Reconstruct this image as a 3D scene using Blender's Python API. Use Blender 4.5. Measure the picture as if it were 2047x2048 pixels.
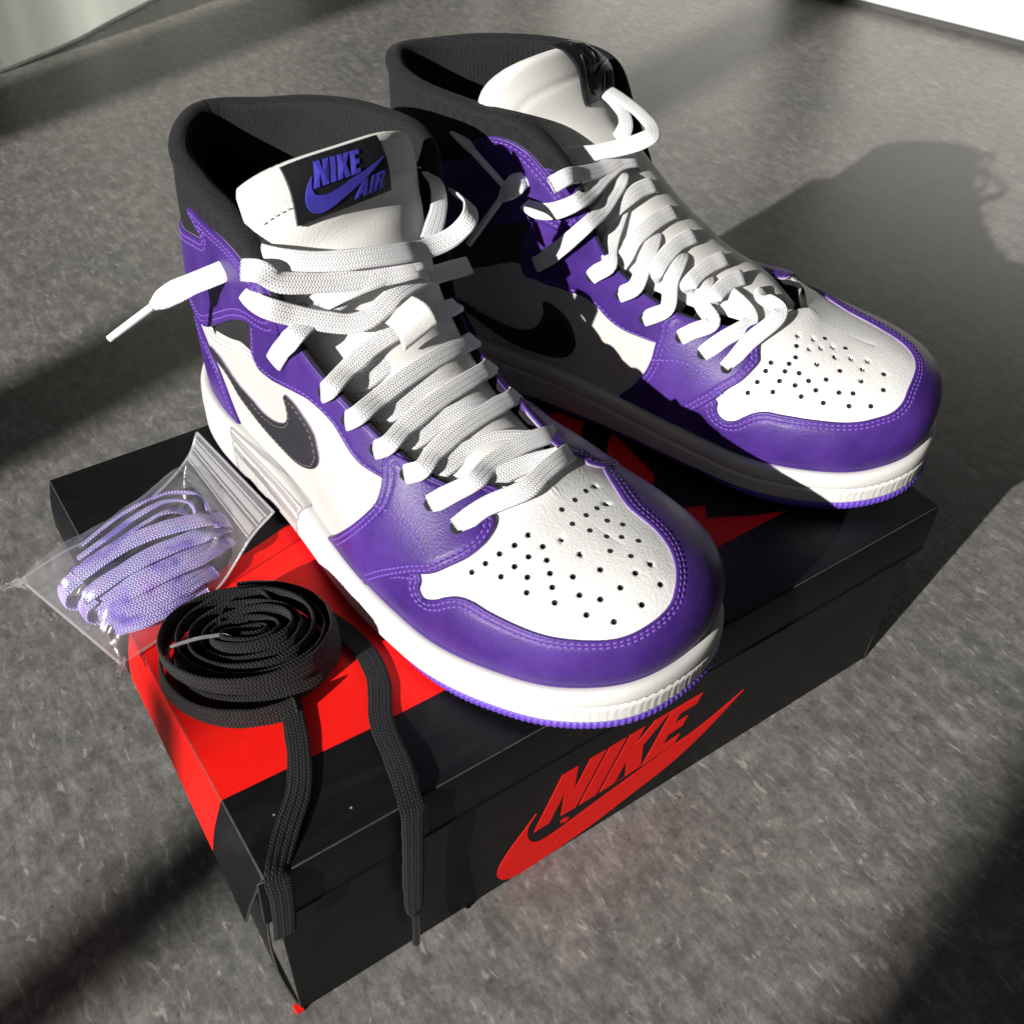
import bpy, bmesh, math, random
import numpy as np
from mathutils import Vector, Matrix, Euler
from mathutils.geometry import delaunay_2d_cdt

for o in list(bpy.data.objects):
    bpy.data.objects.remove(o)
sc = bpy.context.scene
COL = sc.collection
MM = 0.001
random.seed(7)
RNG = np.random.default_rng(7)

# ---------------------------------------------------------------- camera
cd = bpy.data.cameras.new("camera")
cam = bpy.data.objects.new("camera", cd)
COL.objects.link(cam)
cam.location = (-0.0351, -0.1800, 0.4479)
cam.rotation_euler = (0.8150, -0.0301, -0.5978)
cd.sensor_fit = 'HORIZONTAL'
cd.sensor_width = 36.0
cd.lens = 2088.0 / 2047.0 * 36.0
cd.clip_start = 0.01
cd.clip_end = 60
cd.dof.use_dof = True
cd.dof.focus_distance = 0.47
cd.dof.aperture_fstop = 22.0
sc.camera = cam
sc.render.resolution_x, sc.render.resolution_y = 1023, 1024

# ---------------------------------------------------------------- light
world = bpy.data.worlds.new("World")
sc.world = world
world.use_nodes = True
wb = world.node_tree.nodes['Background']
wb.inputs[0].default_value = (0.93, 1.0, 0.96, 1)
wb.inputs[1].default_value = 0.028
SUN_AZ, SUN_EL, SUN_D = math.radians(14.7), math.radians(22.6), 9.0
SUN_DIR = Vector((math.cos(SUN_EL) * math.cos(SUN_AZ), math.cos(SUN_EL) * math.sin(SUN_AZ), -math.sin(SUN_EL)))
AIM = Vector((0.25, 0.15, 0.1))
ld = bpy.data.lights.new("low_sun_lamp", 'SPOT')
ld.energy = 5700.0
ld.color = (1.0, 0.965, 0.915)
ld.shadow_soft_size = 0.045
ld.spot_size = math.radians(26)
ld.spot_blend = 0.1
lo = bpy.data.objects.new("low_sun_lamp", ld)
COL.objects.link(lo)
lo.location = AIM - SUN_DIR * SUN_D
lo.rotation_euler = SUN_DIR.to_track_quat('-Z', 'Y').to_euler()
wd = bpy.data.lights.new("window_light", 'AREA')      # soft sky light through the window
wd.shape = 'RECTANGLE'
wd.size, wd.size_y = 1.9, 1.3
wd.energy = 4.0
wd.color = (0.86, 0.94, 1.0)
wo = bpy.data.objects.new("window_light", wd)
COL.objects.link(wo)
wo.location = AIM - SUN_DIR * 3.0 + Vector((0.3, -0.35, 0.25))
wo.rotation_euler = (AIM - wo.location).to_track_quat('-Z', 'Y').to_euler()

sc.view_settings.view_transform = 'Standard'
sc.view_settings.look = 'None'
sc.view_settings.exposure = 0.42
sc.view_settings.gamma = 1.0
sc.cycles.use_denoising = True
sc.cycles.max_bounces = 10
sc.cycles.transparent_max_bounces = 16
sc.cycles.transmission_bounces = 8
sc.cycles.caustics_reflective = False
sc.cycles.caustics_refractive = False
sc.cycles.sample_clamp_indirect = 4.0

# ---------------------------------------------------------------- helpers
def link(o, parent=None):
    COL.objects.link(o)
    if parent is not None:
        o.parent = parent
    return o

def mesh(name, V, F, mat=None, parent=None, smooth=True, uv=None, mats=None, fmat=None):
    """V (n,3) in mm, F list/array of faces -> linked object"""
    me = bpy.data.meshes.new(name)
    V = np.asarray(V, float) * MM
    if isinstance(F, np.ndarray):
        n, k = F.shape
        me.vertices.add(len(V)); me.vertices.foreach_set('co', V.ravel())
        me.loops.add(n * k); me.loops.foreach_set('vertex_index', F.ravel().astype(np.int32))
        me.polygons.add(n); me.polygons.foreach_set('loop_start', np.arange(0, n * k, k, dtype=np.int32))
    else:
        me.from_pydata([tuple(v) for v in V], [], [tuple(int(i) for i in f) for f in F])
    me.update(calc_edges=True)
    me.validate()
    me.polygons.foreach_set('use_smooth', [bool(smooth)] * len(me.polygons))
    if uv is not None:
        ul = me.uv_layers.new(name='UVMap')
        li = np.empty(len(me.loops), np.int32); me.loops.foreach_get('vertex_index', li)
        ul.data.foreach_set('uv', np.asarray(uv, float)[li].ravel())
    for m in (mats or ([mat] if mat else [])):
        me.materials.append(m)
    if fmat is not None and len(fmat) == len(me.polygons):
        me.polygons.foreach_set('material_index', np.asarray(fmat, np.int32))
    o = bpy.data.objects.new(name, me)
    return link(o, parent)

def empty(name, loc=(0, 0, 0), rot=(0, 0, 0), parent=None):
    o = bpy.data.objects.new(name, None)
    o.empty_display_size = 0.02
    o.location = loc; o.rotation_euler = rot
    return link(o, parent)

def tag(o, label=None, cat=None, group=None, kind=None):
    if label: o['label'] = label
    if cat: o['category'] = cat
    if group: o['group'] = group
    if kind: o['kind'] = kind
    return o

def gridfaces(nu, nv, closed_u=False, closed_v=False, flip=False):
    iu = np.arange(nu if closed_u else nu - 1); iv = np.arange(nv if closed_v else nv - 1)
    A, B = np.meshgrid(iu, iv, indexing='ij')
    A2, B2 = (A + 1) % nu, (B + 1) % nv
    f = np.stack([A * nv + B, A2 * nv + B, A2 * nv + B2, A * nv + B2], -1).reshape(-1, 4)
    return f[:, ::-1].copy() if flip else f

def hermite(keys, vals, q):
    """non-uniform Catmull-Rom through vals (n,d) at keys, sampled at q"""
    keys = np.asarray(keys, float); vals = np.asarray(vals, float); q = np.asarray(q, float)
    d = (vals[1:] - vals[:-1]) / (keys[1:] - keys[:-1])[:, None]
    h = keys[1:] - keys[:-1]
    m = np.empty_like(vals); m[0] = d[0]; m[-1] = d[-1]
    w = (h[:-1] / (h[:-1] + h[1:]))[:, None]
    m[1:-1] = d[:-1] * (1 - w) + d[1:] * w
    i = np.clip(np.searchsorted(keys, q, side='right') - 1, 0, len(keys) - 2)
    x = ((q - keys[i]) / h[i])[:, None]; H = h[i][:, None]
    return (vals[i] * (2 * x**3 - 3 * x**2 + 1) + m[i] * H * (x**3 - 2 * x**2 + x)
            + vals[i + 1] * (-2 * x**3 + 3 * x**2) + m[i + 1] * H * (x**3 - x**2))

def chord(P, closed=False):
    P = np.asarray(P, float)
    return np.r_[0, np.cumsum(np.linalg.norm(np.diff(P, axis=0), axis=1))]

def resample(P, step=None, n=None, smooth=True, closed=False):
    """resample a polyline/spline evenly"""
    P = np.asarray(P, float)
    if closed:
        k = 3
        Q = np.r_[P[-k:], P, P[:k + 1]]
        c = chord(Q); a, b = c[k], c[k + len(P)]
        q = np.linspace(a, b, max(len(P) * 16, 200))
        S = hermite(c, Q, q) if smooth else np.stack([np.interp(q, c, Q[:, j]) for j in range(Q.shape[1])], -1)
    else:
        c = chord(P); q = np.linspace(0, c[-1], max(len(P) * 16, 100))
        S = hermite(c, P, q) if smooth and len(P) > 2 else np.stack([np.interp(q, c, P[:, j]) for j in range(P.shape[1])], -1)
    c = chord(S)
    if n is None: n = max(3, int(round(c[-1] / step)) + 1)
    q = np.linspace(0, c[-1], n)
    out = np.stack([np.interp(q, c, S[:, j]) for j in range(S.shape[1])], -1)
    return out[:-1] if closed else out

def unit(v):
    v = np.asarray(v, float)
    return v / np.maximum(np.linalg.norm(v, axis=-1, keepdims=True), 1e-9)

def smoothstep(a, b, x):
    t = np.clip((np.asarray(x, float) - a) / (b - a), 0, 1)
    return t * t * (3 - 2 * t)

def inside(poly, pts):
    poly = np.asarray(poly); x, y = pts[:, 0], pts[:, 1]
    r = np.zeros(len(pts), bool); j = len(poly) - 1
    for i in range(len(poly)):
        xi, yi = poly[i]; xj, yj = poly[j]
        if yi != yj:
            r ^= ((yi > y) != (yj > y)) & (x < (xj - xi) * (y - yi) / (yj - yi) + xi)
        j = i
    return r

def seg_dist(poly, pts, closed=True):
    """distance of pts to a polyline"""
    poly = np.asarray(poly); out = np.full(len(pts), 1e9)
    n = len(poly)
    for i in range(n if closed else n - 1):
        a = poly[i]; b = poly[(i + 1) % n]; ab = b - a; L = max(ab @ ab, 1e-12)
        t = np.clip(((pts - a) @ ab) / L, 0, 1)
        out = np.minimum(out, np.linalg.norm(pts - a - t[:, None] * ab, axis=1))
    return out

# ---------------------------------------------------------------- materials
def nodemat(name):
    m = bpy.data.materials.new(name); m.use_nodes = True
    nt = m.node_tree
    return m, nt, nt.nodes['Principled BSDF']

def N(nt, t, **kw):
    n = nt.nodes.new(t)
    for k, v in kw.items():
        if k.startswith('i_'):
            key = k[2:].replace('_', ' ')
            n.inputs[int(key) if key.isdigit() else key].default_value = v
        else:
            setattr(n, k, v)
    return n

def L(nt, a, b):
    nt.links.new(a, b)

def ramp(nt, fac, stops):
    r = N(nt, 'ShaderNodeValToRGB')
    while len(r.color_ramp.elements) < len(stops): r.color_ramp.elements.new(0.5)
    for e, (p, c) in zip(r.color_ramp.elements, stops):
        e.position = p; e.color = (*c, 1) if len(c) == 3 else c
    L(nt, fac, r.inputs[0])
    return r.outputs[0]

def leather(name, col, col2, rough=0.45, grain=900.0, bump=0.25, wrinkle=0.0, spec=0.5, dist=0.0004):
    m, nt, b = nodemat(name)
    tc = N(nt, 'ShaderNodeTexCoord')
    v = N(nt, 'ShaderNodeTexVoronoi', feature='SMOOTH_F1', i_Scale=grain, i_Smoothness=0.6)
    nz = N(nt, 'ShaderNodeTexNoise', i_Scale=grain * 0.55, i_Detail=4.0, i_Roughness=0.6)
    big = N(nt, 'ShaderNodeTexNoise', i_Scale=38.0, i_Detail=5.0, i_Roughness=0.6)
    for n in (v, nz, big): L(nt, tc.outputs['Object'], n.inputs['Vector'])
    L(nt, ramp(nt, big.outputs[0], [(0.3, col), (0.72, col2)]), b.inputs['Base Color'])
    add = N(nt, 'ShaderNodeMath', operation='MULTIPLY_ADD', i_1=0.9)
    L(nt, v.outputs['Distance'], add.inputs[0]); L(nt, nz.outputs[0], add.inputs[2])
    h = add.outputs[0]
    if wrinkle:
        w = N(nt, 'ShaderNodeTexNoise', i_Scale=70.0, i_Detail=6.0, i_Roughness=0.65, i_Distortion=1.5)
        mp = N(nt, 'ShaderNodeMapping'); mp.inputs['Scale'].default_value = (0.5, 1.6, 1.0)
        L(nt, tc.outputs['Object'], mp.inputs[0]); L(nt, mp.outputs[0], w.inputs['Vector'])
        a2 = N(nt, 'ShaderNodeMath', operation='MULTIPLY_ADD', i_1=wrinkle)
        L(nt, w.outputs[0], a2.inputs[0]); L(nt, h, a2.inputs[2]); h = a2.outputs[0]
    bp = N(nt, 'ShaderNodeBump', i_Strength=bump, i_Distance=dist)
    L(nt, h, bp.inputs['Height']); L(nt, bp.outputs[0], b.inputs['Normal'])
    rr = N(nt, 'ShaderNodeMapRange', i_3=rough - 0.06, i_4=rough + 0.08)
    L(nt, big.outputs[0], rr.inputs[0]); L(nt, rr.outputs[0], b.inputs['Roughness'])
    b.inputs['Specular IOR Level'].default_value = spec
    return m

def plain(name, col, rough=0.5, spec=0.5, noise=0.0, scale=60.0, bump=0.0, bscale=400.0, dist=0.0003):
    m, nt, b = nodemat(name)
    tc = N(nt, 'ShaderNodeTexCoord')
    c2 = tuple(min(1, c * (1 + noise)) for c in col); c1 = tuple(c * (1 - noise) for c in col)
    nz = N(nt, 'ShaderNodeTexNoise', i_Scale=scale, i_Detail=5.0, i_Roughness=0.6)
    L(nt, tc.outputs['Object'], nz.inputs['Vector'])
    L(nt, ramp(nt, nz.outputs[0], [(0.3, c1), (0.7, c2)]), b.inputs['Base Color'])
    b.inputs['Roughness'].default_value = rough
    b.inputs['Specular IOR Level'].default_value = spec
    if bump:
        n2 = N(nt, 'ShaderNodeTexNoise', i_Scale=bscale, i_Detail=4.0)
        L(nt, tc.outputs['Object'], n2.inputs['Vector'])
        bp = N(nt, 'ShaderNodeBump', i_Strength=bump, i_Distance=dist)
        L(nt, n2.outputs[0], bp.inputs['Height']); L(nt, bp.outputs[0], b.inputs['Normal'])
    return m

def weave(name, col, col2, pitch=1.0, rough=0.85, bump=0.7, sheen=0.2, dist=0.0004, tint=None):
    """knitted flat lace: chevron ribs; UV in mm, u along, v across"""
    m, nt, b = nodemat(name)
    uv = N(nt, 'ShaderNodeUVMap'); sp = N(nt, 'ShaderNodeSeparateXYZ')
    L(nt, uv.outputs[0], sp.inputs[0])
    def mth(op, a, b_=None, c=None):
        n = N(nt, 'ShaderNodeMath', operation=op)
        for i, x in enumerate((a, b_, c)):
            if x is None: continue
            if isinstance(x, (int, float)): n.inputs[i].default_value = x
            else: L(nt, x, n.inputs[i])
        return n.outputs[0]
    u, v = sp.outputs[0], sp.outputs[1]
    col_i = mth('FLOOR', mth('DIVIDE', v, pitch))
    alt = mth('MULTIPLY', mth('MODULO', mth('ADD', col_i, 100.0), 2.0), 2.0)
    sgn = mth('SUBTRACT', alt, 1.0)
    fv = mth('SUBTRACT', mth('DIVIDE', v, pitch), col_i)
    ph = mth('ADD', mth('DIVIDE', u, pitch * 1.15), mth('MULTIPLY', mth('MULTIPLY', fv, sgn), 0.8))
    rib = mth('ABSOLUTE', mth('SINE', mth('MULTIPLY', ph, math.pi)))
    crown = mth('SINE', mth('MULTIPLY', fv, math.pi))
    hgt = mth('MULTIPLY', mth('POWER', rib, 0.7), mth('ADD', mth('MULTIPLY', mth('POWER', crown, 0.6), 0.8), 0.2))
    tc = N(nt, 'ShaderNodeTexCoord')
    nz = N(nt, 'ShaderNodeTexNoise', i_Scale=2600.0, i_Detail=3.0)
    L(nt, tc.outputs['Object'], nz.inputs['Vector'])
    hh = mth('MULTIPLY_ADD', nz.outputs[0], 0.35, hgt)
    bp = N(nt, 'ShaderNodeBump', i_Strength=bump, i_Distance=dist)
    L(nt, hh, bp.inputs['Height']); L(nt, bp.outputs[0], b.inputs['Normal'])
    c = ramp(nt, hgt, [(0.0, col2), (0.75, col)])
    if tint:
        big = N(nt, 'ShaderNodeTexNoise', i_Scale=45.0, i_Detail=3.0, i_Roughness=0.55)
        L(nt, tc.outputs['Object'], big.inputs['Vector'])
        mx = N(nt, 'ShaderNodeMix', data_type='RGBA', blend_type='MULTIPLY'); mx.inputs[0].default_value = 1
        L(nt, c, mx.inputs[6]); L(nt, ramp(nt, big.outputs[0], tint), mx.inputs[7]); c = mx.outputs[2]
    L(nt, c, b.inputs['Base Color'])
    b.inputs['Roughness'].default_value = rough
    b.inputs['Sheen Weight'].default_value = sheen
    b.inputs['Sheen Roughness'].default_value = 0.5
    b.inputs['Specular IOR Level'].default_value = 0.25
    return m

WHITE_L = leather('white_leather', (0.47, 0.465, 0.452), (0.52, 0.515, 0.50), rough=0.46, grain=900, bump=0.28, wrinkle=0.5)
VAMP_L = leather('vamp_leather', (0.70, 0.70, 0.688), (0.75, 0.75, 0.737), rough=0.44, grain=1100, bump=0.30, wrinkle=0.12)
PURPLE_L = leather('purple_leather', (0.032, 0.011, 0.122), (0.072, 0.028, 0.218), rough=0.43, grain=1300, bump=0.22, wrinkle=0.25, spec=0.30)
BLACK_L = leather('black_leather', (0.012, 0.012, 0.016), (0.020, 0.020, 0.025), rough=0.50, grain=950, bump=0.3, spec=0.5)
BLACK_N = plain('black_nubuck', (0.016, 0.016, 0.021), rough=0.62, spec=0.4, noise=0.2, bump=0.3, bscale=1500)
CUT_EDGE = plain('raw_leather_edge', (0.30, 0.24, 0.34), rough=0.9, noise=0.3, scale=400)
HOLE_DARK = plain('hole_shade_paint', (0.01, 0.01, 0.01), rough=0.9)  # black paint for the shade inside the holes
RUBBER_W = plain('white_rubber', (0.60, 0.59, 0.57), rough=0.42, spec=0.5, noise=0.02, scale=120, bump=0.12, bscale=900)
RUBBER_P = plain('purple_rubber', (0.12, 0.055, 0.42), rough=0.5, noise=0.1, scale=200, bump=0.2, bscale=900)
THREAD_P = plain('purple_thread', (0.13, 0.055, 0.34), rough=0.6, noise=0.15, scale=900)
THREAD_W = plain('white_thread', (0.80, 0.79, 0.76), rough=0.7)
THREAD_K = plain('black_thread', (0.10, 0.095, 0.09), rough=0.6, noise=0.3, scale=900)

def fabric(name, col, col2, scale, bump=0.5, rough=0.8, dist=0.0003, sheen=0.15, spec=0.3):
    m, nt, b = nodemat(name)
    tc = N(nt, 'ShaderNodeTexCoord')
    br = N(nt, 'ShaderNodeTexVoronoi', i_Scale=scale, i_Randomness=0.35)
    L(nt, tc.outputs['Object'], br.inputs['Vector'])
    L(nt, ramp(nt, br.outputs['Distance'], [(0.0, col2), (0.7, col)]), b.inputs['Base Color'])
    bp = N(nt, 'ShaderNodeBump', i_Strength=bump, i_Distance=dist, invert=True)
    L(nt, br.outputs['Distance'], bp.inputs['Height']); L(nt, bp.outputs[0], b.inputs['Normal'])
    b.inputs['Roughness'].default_value = rough
    b.inputs['Sheen Weight'].default_value = sheen
    b.inputs['Specular IOR Level'].default_value = spec
    return m

LINING = fabric('black_lining', (0.004, 0.004, 0.005), (0.021, 0.021, 0.024), 1150, bump=0.8, rough=0.85, sheen=0.03, dist=0.0004)
TONGUE_F = fabric('tongue_nylon', (0.74, 0.73, 0.70), (0.82, 0.81, 0.78), 1500, bump=0.35, rough=0.62, spec=0.4)
INSOLE_M = plain('insole_foam', (0.03, 0.03, 0.032), rough=0.9)
LACE_W = weave('white_lace', (0.86, 0.86, 0.875), (0.74, 0.74, 0.77), pitch=1.05, bump=0.6, dist=0.0005)
AGLET_W = plain('white_aglet', (0.80, 0.80, 0.80), rough=0.22, spec=0.6)

# ---------------------------------------------------------------- setting
BW, BD, BH = 345.0, 239.3, 116.7

def floor_material():
    m, nt, b = nodemat('grey_vinyl_floor')
    tc = N(nt, 'ShaderNodeTexCoord')
    def noise(scale, detail, rough, dist=0.0, stretch=None, ang=0.0):
        n = N(nt, 'ShaderNodeTexNoise', i_Scale=scale, i_Detail=detail, i_Roughness=rough, i_Distortion=dist)
        if stretch:
            mp = N(nt, 'ShaderNodeMapping'); mp.inputs['Scale'].default_value = stretch; mp.inputs['Rotation'].default_value = (0, 0, ang)
            L(nt, tc.outputs['Object'], mp.inputs[0]); L(nt, mp.outputs[0], n.inputs['Vector'])
        else:
            L(nt, tc.outputs['Object'], n.inputs['Vector'])
        return n.outputs[0]
    big = noise(6, 5, .6)
    mid = noise(85, 9, .74, .5)
    fine = noise(330, 6, .75, .3)
    scr = noise(150, 7, .76, .6, (1.0, .30, 1), .35)
    def mix(a, b_, f, t='OVERLAY'):
        n = N(nt, 'ShaderNodeMix', data_type='RGBA', blend_type=t)
        if isinstance(f, float): n.inputs[0].default_value = f
        else: L(nt, f, n.inputs[0])
        L(nt, a, n.inputs[6]); L(nt, b_, n.inputs[7]); return n.outputs[2]
    c = ramp(nt, big, [(.25, (.122, .128, .116)), (.5, (.160, .154, .147)), (.75, (.190, .177, .169))])
    c = mix(c, ramp(nt, mid, [(.36, (.20, .20, .19)), (.5, (.5, .5, .5)), (.64, (.84, .83, .82))]), .42)
    c = mix(c, ramp(nt, scr, [(.40, (.24, .24, .23)), (.52, (.5, .5, .5)), (.62, (.90, .89, .88))]), .40)
    c = mix(c, ramp(nt, fine, [(.38, (.20, .20, .20)), (.5, (.5, .5, .5)), (.63, (.86, .86, .85))]), .20)
    fl = noise(240, 4, .6, .5, (1.0, .38, 1), .5)
    c = mix(c, ramp(nt, fl, [(.60, (0, 0, 0)), (.70, (.15, .145, .135))]), 1.0, 'ADD')
    pit = noise(310, 3, .6)
    c = mix(c, ramp(nt, pit, [(.27, (.45, .45, .45)), (.37, (1, 1, 1))]), 1.0, 'MULTIPLY')
    L(nt, c, b.inputs['Base Color'])
    r = N(nt, 'ShaderNodeMapRange', i_3=.30, i_4=.44); L(nt, mid, r.inputs[0]); L(nt, r.outputs[0], b.inputs['Roughness'])
    hs = N(nt, 'ShaderNodeMath', operation='MULTIPLY_ADD', i_1=.6); L(nt, scr, hs.inputs[0]); L(nt, fine, hs.inputs[2])
    bp = N(nt, 'ShaderNodeBump', i_Strength=.06, i_Distance=.0005); L(nt, hs.outputs[0], bp.inputs['Height']); L(nt, bp.outputs[0], b.inputs['Normal'])
    b.inputs['Specular IOR Level'].default_value = .5
    return m
o = mesh('floor', [(-6000, -6000, 0), (6000, -6000, 0), (6000, 6000, 0), (-6000, 6000, 0)], [(0, 1, 2, 3)], floor_material(), smooth=False)
tag(o, kind='structure')

def boxm(name, lo_, hi, mat, parent=None, bevel=0.0, M=None):
    V = [(x, y, z) for x in (lo_[0], hi[0]) for y in (lo_[1], hi[1]) for z in (lo_[2], hi[2])]
    o = mesh(name, V, [(0, 1, 3, 2), (4, 6, 7, 5), (0, 4, 5, 1), (2, 3, 7, 6), (1, 5, 7, 3), (0, 2, 6, 4)], mat, parent, smooth=False)
    if bevel:
        bm = bmesh.new(); bm.from_mesh(o.data)
        bmesh.ops.bevel(bm, geom=bm.edges[:], offset=bevel * MM, segments=3, profile=.5, affect='EDGES')
        bm.to_mesh(o.data); bm.free()
        o.data.polygons.foreach_set('use_smooth', [False] * len(o.data.polygons))
    return o

# window posts and added stand-in posts that cut the low sunlight into bands on the floor (they stand out of the picture, towards the window)
POST_M = plain('post_paint', (.55, .55, .53), rough=.5)
post_root = empty('window_and_shadow_posts'); tag(post_root, kind='structure')
def post(w1, w2, ztop, dist=2400.0, zlo=0.0):
    az = SUN_AZ; n = np.array([-math.sin(az), math.cos(az)]); s = np.array([math.cos(az), math.sin(az)])
    lp = np.array(lo.location) / MM
    q = []
    for w in (w1, w2):
        f = n * w + s * 150
        d = lp[:2] - f; k = dist / np.linalg.norm(d)
        q.append(f + d * k)
    a, b = q; t = (b - a) / np.linalg.norm(b - a); th = np.array([-t[1], t[0]]) * 25
    V = [(*(p + sg * th), z) for p in (a, b) for sg in (-1, 1) for z in (zlo, ztop)]
    mesh('post', V, [(0, 1, 3, 2), (4, 6, 7, 5), (0, 4, 5, 1), (2, 3, 7, 6), (1, 5, 7, 3), (0, 2, 6, 4)], POST_M, post_root, smooth=False)
post(398, 488, 2300)
post(828, 945, 2300)  # unseen post added to shade in place of the curtain's outer part
post(-1500, -168, 2300)
post(66, 110, 85 + 2400 * math.tan(SUN_EL))  # low unseen post, added and shaped only for its shadow on the floor

# white cabinet at the right edge of the floor
wc = empty('cabinet', (1.2086, .659, 0), (0, 0, math.atan2(-207.3, 62.6)))
tag(wc, 'glaring white cabinet front above a dark plinth, top right corner', 'cabinet')
CAB_M = plain('white_cabinet_paint', (.70, .70, .675), rough=.45)
boxm('front_panel', (-900, 0, 10), (900, 18, 330), CAB_M, wc, 1.5)
boxm('strip', (-900, 12, 0), (900, 30, 11), plain('dark_strip', (.06, .06, .055), rough=.6), wc)  # dark strip along the bottom of the white panel
# pale curtain hem at the top left
m, nt, b = nodemat('curtain_cloth')
b.inputs['Base Color'].default_value = (.84, .87, .78, 1); b.inputs['Roughness'].default_value = .9
tr = N(nt, 'ShaderNodeBsdfTranslucent'); tr.inputs[0].default_value = (.95, .98, .90, 1)
mx = N(nt, 'ShaderNodeMixShader', i_0=.85); L(nt, b.outputs[0], mx.inputs[1]); L(nt, tr.outputs[0], mx.inputs[2]); L(nt, mx.outputs[0], nt.nodes['Material Output'].inputs[0])
base = resample([(-60, 990), (60, 1040), (125, 1062), (166, 1081), (203, 1100), (262, 1133), (327, 1182), (394, 1230), (520, 1330), (700, 1460)], n=300)
rows = []
for k, z in enumerate(np.linspace(3, 900, 12)):
    rows.append(np.c_[base + np.array([-.05, .06]) * z * .12 + np.stack([np.sin(np.arange(300) * .5) * .7 * k / 6, np.cos(np.arange(300) * .37) * .7 * k / 6], -1), np.full(300, z)])
V = np.stack(rows, 1)
o = mesh('curtain', V.reshape(-1, 3), gridfaces(300, 12), m); tag(o, 'pale greenish curtain with a curved hem, top left corner', 'curtain')


# ---------------------------------------------------------------- the shoebox
def carton(name, col, rough, spec=.5):
    m, nt, b = nodemat(name)
    tc = N(nt, 'ShaderNodeTexCoord')
    a = N(nt, 'ShaderNodeTexNoise', i_Scale=22.0, i_Detail=5.0, i_Roughness=.65); L(nt, tc.outputs['Object'], a.inputs['Vector'])
    sc_ = N(nt, 'ShaderNodeTexNoise', i_Scale=60.0, i_Detail=6.0, i_Roughness=.7, i_Distortion=1.0)
    mp = N(nt, 'ShaderNodeMapping'); mp.inputs['Scale'].default_value = (.25, 1, 1); mp.inputs['Rotation'].default_value = (0, .3, .4)
    L(nt, tc.outputs['Object'], mp.inputs[0]); L(nt, mp.outputs[0], sc_.inputs['Vector'])
    sp = N(nt, 'ShaderNodeTexVoronoi', i_Scale=95.0); L(nt, tc.outputs['Object'], sp.inputs['Vector'])
    c = ramp(nt, sc_.outputs[0], [(.52, col), (.80, tuple(min(1, x * 1.25 + .006) for x in col))])
    d = ramp(nt, sp.outputs['Distance'], [(.0, (.35, .35, .34)), (.035, (.35, .35, .34)), (.05, (0, 0, 0))])
    rnd = N(nt, 'ShaderNodeTexNoise', i_Scale=70.0); L(nt, tc.outputs['Object'], rnd.inputs['Vector'])
    g = ramp(nt, rnd.outputs[0], [(.60, (0, 0, 0)), (.66, (1, 1, 1))])
    dm = N(nt, 'ShaderNodeMix', data_type='RGBA', blend_type='MULTIPLY'); dm.inputs[0].default_value = 1; L(nt, d, dm.inputs[6]); L(nt, g, dm.inputs[7])
    ad = N(nt, 'ShaderNodeMix', data_type='RGBA', blend_type='ADD'); ad.inputs[0].default_value = 1
    L(nt, c, ad.inputs[6]); L(nt, dm.outputs[2], ad.inputs[7]); L(nt, ad.outputs[2], b.inputs['Base Color'])
    r = N(nt, 'ShaderNodeMapRange', i_3=rough - .08, i_4=rough + .12); L(nt, a.outputs[0], r.inputs[0]); L(nt, r.outputs[0], b.inputs['Roughness'])
    n2 = N(nt, 'ShaderNodeTexNoise', i_Scale=16.0, i_Detail=2.0); L(nt, tc.outputs['Object'], n2.inputs['Vector'])
    bp = N(nt, 'ShaderNodeBump', i_Strength=.12, i_Distance=.002); L(nt, n2.outputs[0], bp.inputs['Height']); L(nt, bp.outputs[0], b.inputs['Normal'])
    b.inputs['Specular IOR Level'].default_value = spec
    return m
CARD_K = carton('black_carton', (.0040, .0040, .0052), .45, .24)
CARD_R = carton('red_carton', (.86, .008, .005), .5, .22)
PRINT_R = carton('red_print', (.86, .010, .006), .52, .2)

box = empty('shoebox'); tag(box, 'black shoebox with red lid print, carrying both sneakers', 'shoebox')

CARD_EDGE = plain('worn_carton_edge', (.045, .043, .040), rough=.8, noise=.5, scale=300)

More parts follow.
